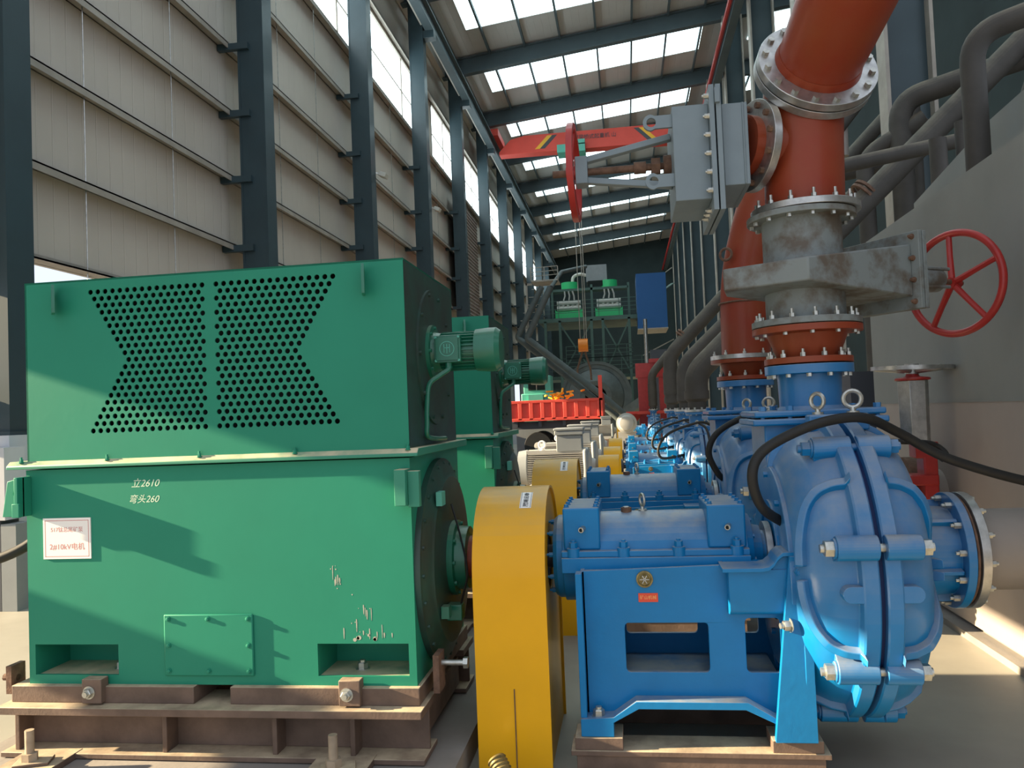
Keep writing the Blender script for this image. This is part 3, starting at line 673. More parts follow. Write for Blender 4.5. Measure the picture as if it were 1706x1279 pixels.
        q = mb(mm); q.lathe((.800,y,z), (1,0,0), [(0,.028),(.004,.036),(.04,.036)], 6); q.lathe((1.195,y,z), (1,0,0), [(0,.036),(.038,.036)], 6); q.cyl((.785,y,z), (1.245,y,z), .019, 12); q.build('clamp_bolt', mm, o)
    # discharge throat, square flange, neck
    cx, cy = 1.01, 4.70
    q = mb('blue_smooth'); q.box(.72, 1.26, 4.48, 4.95, 1.25, 1.66); q.box(.655, 1.34, 4.42, 4.98, 1.632, 1.668); q.box(.665, 1.33, 4.43, 4.97, 1.676, 1.71); q.build('discharge_throat', 'blue_smooth', R, bevel=.01)
    for x in (.71, .85, 1.17, 1.29):
        for y in (4.455, 4.945): mb('blue_smooth').lathe((x,y,1.71), (0,0,1), [(0,.02),(.024,.02)], 6).cyl((x,y,1.63),(x,y,1.72),.012,8).build('bolt', 'blue_smooth', R)
    q = mb('blue_smooth'); q.lathe((cx,cy,0), (0,0,1), [(1.70,.185),(1.73,.165),(1.905,.170),(1.905,.235),(1.955,.235),(1.955,.12)], 48); nk = q.build('discharge_neck', 'blue_smooth', R, bevel=.003)
    bolts_on(nk, (cx,cy,1.905), (0,0,-1), .21, 12, .015, .018, .2, 0)
    # eyebolts on the casing crown
    mb().box(.90, 1.19, 4.24, 4.34, 1.60, 1.685).build('crown_pad', 'blue_smooth', R, bevel=.01)
    eye_bolt((.955, 4.29, 1.685), (.75,.65,0), .038, .011, 'zinc', 'eyebolt', R)
    eye_bolt((1.125, 4.29, 1.685), (.15,1,0), .042, .012, 'zinc', 'eyebolt', R)
    # suction hub and flange
    q = mb('blue_smooth'); q.lathe((0,4.35,.985), (1,0,0), [(1.30,.36),(1.34,.31),(1.38,.225),(1.545,.215),(1.545,.285),(1.585,.285),(1.585,.1)], 48)
    for k in range(6):
        a = 2*PI*k/6+.3; q.obox((1.47, 4.35+.225*math.cos(a), .985+.225*math.sin(a)), (.14,.02,.05), (1,0,0), (0,math.cos(a),math.sin(a)))
    sn = q.build('suction_neck', 'blue_smooth', R, bevel=.003)
    bolts_on(sn, (1.545,4.35,.985), (-1,0,0), .255, 12, .016, .03, .1, .015)
    # gland opening on the drive side
    q = mb('blue'); q.lathe((0,4.35,.985), (1,0,0), [(.70,.27),(.69,.27),(.69,.235),(.735,.20)], 40); q.hexes((.70,4.35,.985), (-1,0,0), .40, 8, .016, .02); q.build('stuffing_box', 'blue', cl)
    return R
pump = make_pump()
p2 = copy_tree(pump, (0, 2.45, 0)); p2['label'] = 'second large blue slurry pump directly behind the nearest pump'

def make_pump_base():
    R = empty('pump_skid', (.25, 4.35, 0), 'dusty brown steel channel base under the nearest blue pump', 'base')
    for y, s in ((3.98, 1), (4.72, -1)):
        q = mb('skid'); q.box(-.335, .845, y-.10, y+.10, .128, .152); q.box(-.31, .82, y-.09, y-.07, .0, .13); q.box(-.31, .82, y+.07, y+.09, 0, .13); q.build('beam', 'skid', R, bevel=.003)
    for x in (-.30, .74): mb('skid').box(x, x+.08, 4.08, 4.62, .03, .14).build('cross_beam', 'skid', R)
    for x0, x1 in ((-.315,-.09),(.59,.815)):
        for y in (3.98, 4.72): mb('skid').box(x0, x1, y-.09, y+.09, .152, .208).build('shim_pad', 'skid', R, bevel=.003)
    for x in (-.20, .70): hex_bolt((x-.05, 3.84, .02), (0,0,1), .018, .05, 'anchor_bolt', 'skid_dusty', R)
    return R
pb = make_pump_base(); pb2 = copy_tree(pb, (0, 2.45, 0)); pb2['label'] = 'steel channel base under the second blue pump'

# small pumps further down the row
smalls = [(11.0, 'third'), (13.5, 'fourth'), (17.3, 'fifth'), (30.0, 'farthest')]
S = .70
def make_small_motor():
    R = empty('finned_motor', (-1.0, 11.0, .35), '', 'motor')
    c = V((-1.47, 11.0, 1.0))
    q = mb('motor_grey'); q.lathe(c, (1,0,0), [(0,.10),(.02,.24),(.10,.25),(.10,.22),(.86,.22),(.86,.26),(.92,.26),(.97,.12),(1.02,.10)], 40)
    for k in range(-9, 10):
        z = k*.024; w = math.sqrt(max(0.0, .27**2-z*z))
        q.box(c.x+.12, c.x+.86, c.y-w, c.y+w, c.z+z-.004, c.z+z+.004)
    q.box(c.x+.10, c.x+.92, c.y-.17, c.y+.17, c.z+.20, c.z+.245); q.use('box_grey'); q.lathe(c, (1,0,0), [(-.03,.10),(-.02,.235),(.10,.255),(.12,.24)], 32)
    b = q.build('frame', 'motor_grey', R)
    for y in (-.25, .25): mb('motor_grey').box(c.x+.15, c.x+.85, c.y+y-.05, c.y+y+.05, .70, .80).build('foot', 'motor_grey', R, bevel=.004)
    q = mb('box_grey'); q.box(-.96, -.62, 10.82, 11.16, 1.22, 1.44); q.box(-.98, -.60, 10.80, 11.18, 1.44, 1.50); q.box(-.99, -.59, 10.79, 11.19, 1.50, 1.535); q.build('terminal_box', 'box_grey', R, bevel=.01)
    eye_bolt((-1.16, 10.9, 1.245), (.1,1,0), .045, .014, 'sign', 'eyebolt', R)
    q = mb('box_grey'); q.box(c.x+.86, c.x+.93, c.y-.28, c.y+.28, c.z-.28, c.z+.25); q.build('end_shield', 'box_grey', R, bevel=.03)
    return R
smotor = None; sp0 = None; spb = None
mlabel = ['cream grey finned motor with grey terminal box behind the second yellow guard', 'grey finned motor second in line of the small motors', 'grey finned motor third in line of the small motors', 'farthest small finned motor near the red truck']
for i, (Y, w) in enumerate(smalls):
    if i == 0: m0 = make_small_motor(); m = m0
    else: m = copy_tree(m0, (.0, Y-11.0, 0))
    m['label'] = mlabel[i]; m['group'] = 'finned motors further down the row'
    p = copy_tree(pump); p.scale = (S,)*3; p.location = V((.62, Y, 1.0-.785*S)); p['label'] = ['smaller blue slurry pump behind the two large ones, third in the row', 'blue slurry pump fourth in the row', 'blue slurry pump fifth in the row', 'last blue slurry pump, far down the row'][i]
    p['group'] = 'smaller blue pumps further down the row'
    # base block carrying motor and pump
    q = mb('concrete'); q.box(-1.75, 1.1, Y-.45, Y+.45, 0, .30); q.use('skid'); q.box(-1.6, -.45, Y-.34, Y+.34, .30, .70); q.box(-.05, .95, Y-.36, Y+.36, .30, .455)
    tag(q.build('pump_foundation', 'concrete'), ['concrete and steel foundation under the third pump set', 'foundation under the fourth pump set', 'foundation under the fifth pump set', 'foundation under the last pump set'][i], 'foundation')
    make_guard(-.415, -.14, Y, .98, .17, ['small yellow guard on the third pump set', 'small yellow guard on the fourth pump set', 'small yellow guard on the fifth pump set', 'small yellow guard on the last pump set'][i], .30, False)
#PART2
# ================================================================== PIPEWORK AND VALVES
# red oxide discharge tee of pump 1
X1, Y1 = 1.01, 4.70
dS = V((-.93,-.36,.05)).normalized(); cS = V((.755,4.66,3.20))
R = empty('reducer', (X1, Y1, 1.96), 'short red oxide reducer bolted on top of the nearest blue pump outlet', 'pipe')
q = mb('red_oxide'); q.lathe((X1,Y1,0), (0,0,1), [(1.962,.12),(1.962,.235),(1.995,.235),(1.998,.165),(2.125,.215),(2.13,.292),(2.165,.292),(2.165,.12)], 48)
q.build('body', 'red_oxide', R, bevel=.002); bolts_on(R, (X1,Y1,1.995), (0,0,1), .21, 12, .015, .022, .2, .02); bolts_on(R, (X1,Y1,2.13), (0,0,-1), .265, 12, .013, .016, .1, 0)
# knife gate valve
dv = V((.83,.55,0)).normalized(); nv = V((.55,-.83,0)).normalized()
def vp_(t, s, z): p = V((X1,Y1,0))+dv*t+nv*s; return V((p.x,p.y,z))
R = empty('gate_valve', (X1, Y1, 2.17), 'grey cast gate valve with a red handwheel above the nearest blue pump', 'valve')
q = mb('valve'); q.lathe((X1,Y1,0), (0,0,1), [(2.17,.12),(2.17,.292),(2.205,.292),(2.205,.212),(2.76,.212),(2.76,.292),(2.792,.292),(2.792,.12)], 48)
body = q.build('body', 'valve', R, bevel=.003)
q = mb('valve'); poly = [(-.27,.30),(-.47,-.12),(-.30,-.30),(.50,-.30),(.50,.30)]
n = len(poly); vs = [vp_(t,s,2.375 if t<.4 else 2.31) for t,s in poly]+[vp_(t,s,2.495 if t<.4 else 2.60) for t,s in poly]
q.add(vs, [tuple(range(n)), tuple(range(n,2*n))]+[(i,(i+1)%n,(i+1)%n+n,i+n) for i in range(n)]); q.build('gate_housing', 'valve', R, bevel=.008)
q = mb('rust'); 
for t0 in (.50, .535):
    q.obox(vp_(t0+.014, 0, 2.455), (.028, .70, .43), dv)
bf = q.build('bonnet_flange', 'rust', R, bevel=.003); bf.data.materials[0] = M['valve']
for s in (-.31, .31):
    for z in (2.28, 2.40, 2.52, 2.64): hex_bolt(vp_(.50, s, z), -dv, .012, .02, 'bolt', 'rust', bf, .01)
q = mb('valve'); q.obox(vp_(.65, 0, 2.46), (.16, .30, .24), dv); q.cyl(vp_(.70,0,2.46), vp_(1.10,0,2.47), .085, 20, .075)
for k in range(4): q.obox(vp_(.92, .078*math.cos(PI/4+k*PI/2), 2.475+.078*math.sin(PI/4+k*PI/2)), (.45,.02,.02), dv)
q.build('bonnet', 'valve', R, bevel=.006)
def handwheel(R, c, d, rad, r, spokes=5, m='red', hub=.04, a0=.3, flat=None, name='handwheel'):
    q = mb(m); c = V(c); u, w, d = frame_of(d)
    if flat: q.ring(c, d, -flat/2, flat/2, rad-r, rad+r, 48)
    else: q.torus(c, d, rad, r, 56, 12)
    for k in range(spokes):
        a = a0+2*PI*k/spokes; e = u*math.cos(a)+w*math.sin(a)
        q.tube([c+e*hub*.5-d*.02, c+e*(rad*.55)-d*.012, c+e*(rad-r*.3)], [r*.95, r*.8, r*.8], 8)
    q.cyl(c-d*.045, c+d*.03, hub, 20); return q.build(name, m, R)
hw = handwheel(R, vp_(1.265,0,2.455), dv, .315, .023, 5, 'red', .035, .25)
mb('rust').cyl(vp_(1.05,0,2.47), vp_(1.33,0,2.457), .018, 12).build('stem', 'rust', R)
bolts_on(R, (X1,Y1,2.205), (0,0,1), .262, 14, .015, .022, .2, .025, 'zinc')
bolts_on(R, (X1,Y1,2.76), (0,0,-1), .262, 14, .014, .018, .2, 0, 'zinc')
# red tee: vertical barrel, side branch and elbow up to the next flange
R = empty('tee_pipe', (1.04, Y1, 2.8), 'large red oxide tee pipe above the grey gate valve', 'pipe')
q = mb('red_oxide'); q.tube([(1.035,Y1,2.80),(1.045,Y1,3.20),(1.05,4.69,3.38),(1.06,4.655,3.49),(1.07,4.60,3.57)], [.212,.214,.218,.222,.228], 40)
q.tube([(1.04,Y1,3.18),cS+dS*-.02,cS+dS*.05], [.17,.165,.165], 32)
tee = q.build('barrel', 'red_oxide', R)
q = mb('steel'); q.ring((1.035,Y1,2.797), (0,0,1), 0, .036, .20, .292, 48); q.build('lower_flange', 'steel', R, bevel=.002)
bolts_on(R, (1.035,Y1,2.833), (0,0,1), .262, 14, .015, .022, .2, .03, 'zinc')

q = mb('steel'); q.ring(cS, dS, -.045, 0, .16, .255, 48); sf = q.build('side_flange', 'steel', R, bevel=.002)
bolts_on(sf, cS, dS, .218, 12, .018, .022, .1, .0, 'rust')
dU = V((.17,-.87,.46)).normalized(); cU = V((1.105,4.59,3.565))
q = mb('steel'); q.ring(cU, dU, -.05, -.004, .19, .325, 56); q.build('upper_flange', 'steel', R, bevel=.002)
R = empty('elbow_pipe', cU, 'wide red oxide pipe sloping up from the bright bolted flange at the top edge', 'pipe')
q = mb('red_oxide'); q.tube([cU+dU*.04, cU+dU*.5, cU+dU*2.6], [.222,.238,.245], 48); q.tube([cU+dU*.03, cU+dU*.09], [.240,.228], 48)
q.build('barrel', 'red_oxide', R)
q = mb('steel'); q.ring(cU, dU, .004, .05, .19, .325, 56); uf = q.build('flange', 'steel', R, bevel=.003)
bolts_on(uf, cU+dU*.05, dU, .288, 16, .020, .022, .1, 0, 'zinc')
u_, w_, _ = frame_of(dU)
# side knife valve (blue grey box) with edge-on red handwheel
Yv, Zv = 4.70, 3.14
R = empty('box_gate_valve', (.50, Yv, 2.78), 'blue-grey box-bodied gate valve with yoke and red handwheel, seen side on against the roof', 'valve')
q = mb('valve_box'); q.box(.575, .71, 4.44, 4.96, 2.93, 3.375); q.box(.312, .505, 4.44, 4.96, 2.865, 3.385); q.box(.68,.69,4.432,4.968,2.93,3.375)
q.build('body', 'valve_box', R, bevel=.004)
q = mb('valve_box'); q.box(.505, .532, 4.38, 5.02, 2.79, 3.465); q.box(.540, .567, 4.38, 5.02, 2.79, 3.465); q.box(.533,.56,4.36,5.04,3.36,3.44)
bf = q.build('bonnet_flange', 'valve_box', R, bevel=.002)
for z in (2.90, 3.0, 3.1, 3.2, 3.3, 3.41):
    hex_bolt((.505, 4.40, z), (-1,0,0), .014, .022, 'bolt', 'zinc', bf, .012)
for y in (4.5, 4.6, 4.7): hex_bolt((.505, y, 2.815), (-1,0,0), .014, .022, 'bolt', 'zinc', bf, .012)
for z, nm in ((3.315, 1), (2.99, -1)):
    q = mb('valve_box'); q.prism([[(.312,z-.035),(.312,z+.035),(.22,z+.035)]+[(.20+.045*math.cos(a), z+.045*math.sin(a)) for a in [PI/2+PI*k/12 for k in range(13)]]+[(.22,z-.035)], [(.20+.026*math.cos(a), z+.026*math.sin(a)) for a in [2*PI*k/16 for k in range(16)]]], XZ, 4.46, 4.48)
    q.build('lifting_eye', 'valve_box', R)
for za, zb in ((3.275, 3.195), (3.0, 3.085)): mb('valve_box').bar((.31, 4.62, za), (-.20, 4.68, zb), .05, .035).build('yoke_arm', 'valve_box', R, bevel=.004)
mb('valve_box').box(-.235, -.165, 4.64, 4.76, 3.06, 3.22).build('yoke_head', 'valve_box', R, bevel=.004)
q = mb('rust'); q.cyl((-.37,Yv,Zv), (.31,Yv,Zv), .021, 14); q.build('stem', 'rust', R)
q = mb('rust'); q.cyl((.10,Yv,Zv), (.17,Yv,Zv), .035, 14); q.cyl((.20,Yv,Zv), (.25,Yv,Zv), .05, 6); q.cyl((.27,Yv,Zv), (.312,Yv,Zv), .06, 14); q.build('gland', 'rust', R)
handwheel(R, (-.245,Yv,Zv), (1,-.04,0), .265, .018, 5, 'red', .04, .2, flat=.035)

# second red line over pump 2
X2, Y2 = 1.03, 7.15
R = empty('riser_pipe', (X2, Y2, 1.96), 'red oxide riser pipe bending up behind the nearest grey gate valve', 'pipe')
q = mb('red_oxide'); q.lathe((X1,Y2,0), (0,0,1), [(1.962,.12),(1.962,.235),(1.995,.235),(1.998,.165),(2.10,.20),(2.105,.28),(2.135,.28),(2.135,.12)], 40); q.build('reducer', 'red_oxide', R); bolts_on(R, (X1,Y2,1.995), (0,0,1), .21, 10, .015, .022, .2, .02)
q = mb('steel'); q.ring((X1,Y2,2.138), (0,0,1), 0, .035, .1, .28, 40); q.build('flange', 'steel', R); bolts_on(R, (X1,Y2,2.173), (0,0,1), .255, 10, .014, .02, .2, .02)
q = mb('red_oxide'); q.tube(rounded([(X1+.02,Y2,2.17),(X1+.03,Y2,2.85),(X1+.25,Y2-.05,3.6),(X1+.7,Y2-.2,4.5)], .35, 6), .205, 32)
b = q.build('barrel', 'red_oxide', R); q = mb('rust')
q.torus((X1+.02,Y2,2.62), (0,0,1), .207, .008, 32, 6); q.torus((X1+.13,Y2,3.10), (.3,0,1), .207, .008, 32, 6); q.build('weld_seams', 'rust', b)
q = mb('rust'); q.torus((X1-.13, Y2-.17, 3.02), (.5,1,0), .05, .012, 16, 6, 0, 2*PI); q.build('lifting_eye', 'rust', b)

# suction pipe at the right
R = empty('suction_pipe', (1.6, 4.35, .985), 'taupe suction pipe entering the nearest pump from the right edge', 'pipe')
q = mb('taupe_pipe'); q.cyl((1.60,4.35,.985), (2.42,4.35,.985), .198, 44); q.build('barrel', 'taupe_pipe', R)
q = mb('rust'); q.ring((1.592,4.35,.985), (1,0,0), 0, .012, .1, .27, 44); q.use('steel'); q.ring((1.604,4.35,.985), (1,0,0), .004, .045, .19, .285, 44); o = q.build('flange', 'steel', R, bevel=.002); bolts_on(o, (1.65,4.35,.985), (1,0,0), .255, 12, .016, .022, .1, .012)
R = empty('suction_pipe', (1.6, 6.8, .985), 'dusty suction pipe of the second pump half hidden behind the nearest casing', 'pipe')
q = mb('taupe_pipe'); q.cyl((1.60,6.8,.985), (2.42,6.8,.985), .198, 30); q.ring((1.592,6.8,.985), (1,0,0), 0, .04, .1, .28, 30); q.build('barrel', 'taupe_pipe', R)
# standing valve with chrome handwheel
xs, ys = 2.13, 6.45
R = empty('pedestal_valve', (xs, ys, .8), 'upright valve with grey post, red yoke and flat chrome handwheel beside the grey tank', 'valve')
q = mb('steel'); q.lathe((xs,ys,1.42), (0,0,1), [(0,.105),(.46,.112)], 6); q.build('post', 'steel', R, bevel=.004)
q = mb('red'); q.lathe((xs,ys,1.88), (0,0,1), [(0,.125),(.02,.125),(.03,.05),(.06,.04)], 16); q.box(xs-.03, xs+.13, ys-.08, ys+.08, 1.30, 1.42); q.box(xs+.02, xs+.12, ys-.08, ys+.08, .80, 1.32); q.box(xs-.08, xs+.12, ys-.09, ys+.09, 1.10, 1.18); q.box(xs+.0, xs+.06, ys-.02, ys+.02, 1.40, 1.90); q.build('yoke', 'red', R, bevel=.01)
handwheel(R, (xs,ys,1.975), (.02,-.02,1), .26, .025, 5, 'steel', .05, .2, flat=.03)
q = mb('rust'); q.ring((xs+.07,ys+.35,.985), (1,0,0), -.07, .07, .15, .30, 24); q.build('body', 'rust', R)

# tank at the right
q = mb('tank'); T0, T1 = 1.9, 8.35
q.box(2.40, 2.43, T0, T1, 1.715, 3.30); q.use('tank_low'); q.box(2.40, 2.43, T0, T1, .10, 1.705); q.use('tank'); q.box(2.396, 2.43, T0, T1, 1.703, 1.716)
q.box(2.43, 3.8, T1-.03, T1, .0, 3.30); q.box(2.43, 3.8, T0, T0+.03, 0, 3.3)
tag(q.build('slurry_tank', 'tank'), 'big flat-sided grey slurry tank along the right edge', 'tank')
q = mb('tank'); q.prism([[(T0,3.0),(8.8,3.0),(8.8,3.75),(7.0,3.98),(5.2,4.05),(T0,4.1)]], YZ, 3.02, 3.05)
tag(q.build('tank_wall_extension', 'tank'), 'taller grey sheet wall rising behind the near tank edge', 'tank')
q = mb('concrete'); q.box(3.05, 3.6, 10.2, 10.6, 0, 2.9); tag(q.build('concrete_pier', 'concrete'), 'beige concrete pier seen between the grey valve and the tank', 'pier')
q = mb('cabinet'); q.box(2.35, 3.1, 9.0, 9.6, 0, 2.05); tag(q.build('control_cabinet', 'cabinet'), 'dark control cabinet beyond the nearest pump outlet', 'cabinet')

# black pipes: risers of the small pumps
def pipe(label, pts, r, rad=.3, m='pipe_black', grp=None, clamps=(), name='slurry_pipe', sleeves=()):
    R = empty(name, pts[0], label, 'pipe', grp); P = rounded(pts, rad, 7)
    q = mb(m); q.tube(P, r, 24); q.build('barrel', m, R)
    for (p, d) in clamps:
        q = mb('rust'); q.ring(p, d, -.05, -.015, r*.9, r*1.16, 24); q.ring(p, d, .015, .05, r*.9, r*1.16, 24); q.build('clamp', 'rust', R)
    for (p, q0, rr) in sleeves:
        q = mb(m); q.cyl(p, q0, rr, 24); q.build('sleeve', m, R)
    return R
ZF = 1.0+(1.955-.985)*S
FX = lambda : .62+(1.01-.55)*S
def riser(Y, yoff, top, r, label, clamps=(), low=None, grp='black risers over the smaller pumps'):
    x = FX(); y = Y+.35*S
    q0 = [(x,y,ZF+.005),(x,y,top[0])]+top[1]
    q0 = [V(p) for p in q0]
    q0[0] = V((x,y,ZF+.20)); R = pipe(label, q0, r, .22, clamps=clamps, sleeves=[((x,y,ZF+.35),(x,y,top[0]-.35), r*1.10)] if top[0]-ZF > .8 else [])
    mb('pipe_black').lathe((x,y,ZF+.005), (0,0,1), [(0,r*.80),(.13,r*.80),(.17,r*1.08),(.28,r*1.08)], 28).build('reducer', 'pipe_black', R)
    q = mb('steel'); q.ring((x,y,ZF+.002), (0,0,1), 0, .03, r*.8, .235*S+.01, 32); o = q.build('flange', 'steel', R)
    for k in range(10):
        a = 2*PI*k/10; mb('zinc').lathe((x+.21*S*math.cos(a), y+.21*S*math.sin(a), ZF+.03), (0,0,1), [(0,.014),(.03,.014)], 6).build('bolt', 'zinc', o)
    return R
riser(11.0, 0, (2.2, [(5.4, 11.25, 6.42)]), .155, 'thick black pipe rising from the third pump and slanting up right across the tank', clamps=[((3.25,11.25,4.51),(1,0,.97))])
riser(13.5, 0, (2.45, [(5.0,13.8,6.2)]), .11, 'thinner black riser pipe from the fourth pump')
riser(17.3, 0, (2.85, [(5.6,17.55,7.6)]), .145, 'black pipe rising from the fifth pump with a clamp at its bend', clamps=[((1.25,17.6,3.27),(1,0,1))])
riser(30.0, 0, (3.0, [(1.6, 30.3, 3.75)]), .15, 'farthest black riser pipe in front of the red frame')
# upright pipes over the tank
pipe('tall black pipe hooking over into the tank nearest the right edge', [(2.73,6.55,.05),(2.73,6.55,4.50),(3.9,6.1,4.72)], .089, .22, clamps=())
pipe('black hooked pipe dropping into the tank behind the tallest one', [(4.0,12.0,.05),(4.0,12.0,5.95),(5.6,11.5,6.25)], .150, .32)
pipe('slanting black pipe at the very right edge above the tank', [(3.05,6.9,.05),(3.07,6.9,3.2),(3.35,6.9,4.3),(3.8,6.9,4.75)], .085, .2)
pipe('short elbowed black pipe below the slanting pipe', [(3.55,12.2,.05),(3.55,12.2,5.25),(4.3,11.9,5.65)], .12, .25)
pipe('thin black standpipe beside the elbowed one', [(4.4,12.6,.0),(4.4,12.6,6.2)], .09, .1)
pipe('dark vertical pipe left of the tallest hooked pipe', [(3.1,8.3,.05),(3.1,8.3,4.25)], .08, .1)
pipe('second dark vertical pipe beside the tallest hooked pipe', [(3.32,8.3,.05),(3.32,8.3,4.4)], .06, .1)
pipe('level black pipe running behind the upright pipes', [(1.7,9.2,4.2),(6.5,9.2,4.9)], .08, .1)
pipe('clamped black pipe descending beside the big flange', [(3.92,13.2,8.2),(3.92,13.2,6.55),(3.3,13.2,5.8),(2.4,13.2,5.2)], .10, .2, clamps=[((3.92,13.2,6.85),(0,0,1))])
pipe('yellowish clamped pipe just left of the descending black pipe', [(3.55,13.3,8.0),(3.55,13.3,5.6)], .095, .2, m='taupe_pipe', clamps=[((3.55,13.3,6.3),(0,0,1))])
pipe('thin level pipe joining the tee to the pipe rack', [(1.9,13.0,5.05),(4.2,13.0,5.35)], .12, .2)
# hoses
def hose(label, pts, r, grp=None):
    q = mb('black'); q.tube(spline(pts, 8), r, 12); o = q.build('rubber_hose', 'black'); return tag(o, label, 'hose', grp)
hose('thick black hose looping over the nearest blue casing to the right edge', [(.74,4.10,1.16),(.60,3.92,1.27),(.555,3.86,1.42),(.61,3.88,1.53),(.78,3.9,1.62),(.96,3.95,1.665),(1.12,4.02,1.66),(1.30,4.15,1.58),(1.55,4.2,1.44),(2.0,4.25,1.30),(2.38,4.3,1.28)], .024)
hose('thin black hose looping beside the red yoke', [(1.33,4.42,1.53),(1.48,4.45,1.52),(1.58,4.5,1.50),(1.63,4.5,1.45),(1.60,4.5,1.42)], .014)
hose('black hose drooping over the second blue casing', [(.74,6.50,1.16),(.66,6.38,1.24),(.60,6.35,1.40),(.68,6.36,1.55),(.90,6.4,1.66),(1.1,6.5,1.67),(1.3,6.6,1.6),(1.5,6.8,1.3)], .024)
for i,(Y, w) in enumerate(smalls[:3]):
    hose(['black hose over the third pump casing', 'black hose over the fourth pump casing', 'black hose over the fifth pump casing'][i], [(.72,Y-.05,1.12),(.42,Y-.30,1.10),(.38,Y-.34,1.25),(.52,Y-.34,1.42),(.80,Y-.30,1.52),(.98,Y-.3,1.54),(1.2,Y-.2,1.42)], .018)
    if i < 2: hose(['second black hose hanging down the third pump casing', 'second black hose hanging down the fourth pump casing'][i], [(.90,Y-.28,1.54),(.99,Y-.42,1.45),(1.02,Y-.50,1.2),(1.04,Y-.50,.9),(1.05,Y-.48,.62)], .016)
hose('black cable bending away behind the left side of the nearest motor', [(-3.1,4.1,1.30),(-3.3,4.0,1.12),(-3.7,3.95,1.02),(-4.3,3.9,.99)], .028)
# brass hose fittings
for loc, dr, lb in (((-.66,3.72,.16), (.5,-.55,-.6), 'ribbed brass hose fitting in front of the yellow guard'), ((-.36,3.62,.05), (0,0,1), 'ribbed brass hose fitting standing between guard and pump base')):
    o_ = V(loc); d_ = V(dr).normalized(); prof = []
    for k in range(6): prof += [(k*.018,.040),(k*.018+.010,.046),(k*.018+.016,.040)]
    R = empty('hose_fitting', loc, lb, 'fitting'); q = mb('brass'); q.lathe(o_-d_*.02, d_, [(0,.02)]+[(a+.001,b) for a,b in prof]+[(.115,.015)], 24); q.build('ribbed_cap', 'brass', R)
    q = mb('steel'); e = o_+d_*.09; q.tube(spline([e, e+d_*.05, e+V((.05,-.03,-.10)), e+V((.05,-.05,-.22))]) if dr[2] < 0 else [o_-V((0,0,.05)), o_+V((0,0,.01))], .024, 14); q.build('pipe_stub', 'steel', R)

for y, z, lb in ((23.3, 8.35, 'small floodlight on the third wall column'), (29.6, 9.0, 'small floodlight on the fourth wall column')):
    cy = min(CY, key=lambda c: abs(c-y)); R = empty('flood_light', (-6.4, cy+.2, z), lb, 'lamp', None)
    mb('offwhite').obox((-6.25, cy+.30, z), (.20,.28,.12), (1,0,-.4)).build('lamp_head', 'offwhite', R, bevel=.01); mb('steel').bar((-6.45, cy+.2, z+.05), (-6.25, cy+.30, z+.02), .03, .03).build('bracket', 'steel', R)
q = mb('rust'); q.box(-7.06, -7.03, CY[4]+.5, CY[5]-.5, 6.4, 11.4)
for k in range(30): q.bar((-7.02, CY[4]+.5, 6.5+k*.165), (-7.02, CY[5]-.5, 6.5+k*.165), .05, .02, (1,0,.5))
q.mats[0] = 'louvre_sheet'; tag(q.build('louvre_panel', 'louvre_sheet'), 'brown slatted louvre sheet hung on the left wall between two columns', 'louvre')
# ================================================================== THE FAR END
R = empty('bridge_crane', (-1, 41, 15.2), 'red overhead bridge crane with yellow chevrons spanning the hall', 'crane')
q = mb('red_bright'); q.prism([[(-5.9,15.0),(-5.9,15.15),(-5.3,15.75),(-4.6,15.9),(4.3,15.9),(4.3,14.95)]], XZ, 40.6, 41.3); q.build('girder', 'red_bright', R, bevel=.02)
for x, s in ((-4.05, 1), (1.85, -1)):
    q = mb('yellow_clean'); q.prism([[(x,15.15),(x+.25,15.15),(x+.25+s*.65,15.8),(x+s*.65,15.8)]], XZ, 40.585, 40.6); q.use('ink_dark'); q.prism([[(x+.25*s,15.15),(x+.25+.25*s,15.15),(x+.25+.25*s+s*.65,15.8),(x+.25*s+s*.65,15.8)]], XZ, 40.587, 40.6); q.build('chevron', 'yellow_clean', R)
q = mb('red_bright'); q.box(-6.4, -5.8, 39.8, 42.1, 15.76, 16.1); q.box(4.1, 4.5, 39.8, 42.1, 15.76, 16.1); q.build('end_carriage', 'red_bright', R)
q = mb('teal'); q.box(-2.9, -1.5, 40.2, 41.2, 14.75, 15.15); q.box(-1.9, -1.5, 40.2, 40.6, 15.1, 15.35); q.build('hoist', 'teal', R)
txt('lettering', '双梁桥式起重机 山', .26, (-1.0, 40.58, 15.55), FRONT, 'ink_dark', R, .003)
R = empty('crane_hook', (-2.05, 41, 4.7), 'orange hook block with slings hanging on long thin cables', 'hook')
q = mb('orange'); q.box(-2.3, -1.82, 40.9, 41.1, 4.75, 5.4); q.cyl((-2.3,41,5.1), (-1.82,41,5.1), .28, 16); q.build('hook_block', 'orange', R)
for x in (-2.2, -1.98, -1.88): mb('girt').cyl((x,41,5.3), (x,41,14.8), .022, 6).build('cable', 'girt', R)
q = mb('rust'); q.tube([(-2.1,41,4.8),(-2.4,41,3.9),(-2.42,41,3.3)], .05, 6); q.tube([(-2.0,41,4.8),(-1.75,41,3.9),(-1.72,41,3.3)], .05, 6); q.build('sling', 'rust', R)
# conductor rail
tag(mb('red').cyl((4.02,14,15.25), (4.02,84,15.25), .085, 8).build('conductor_rail', 'red'), 'long straight red conductor rail running down the right side of the hall', 'rail')
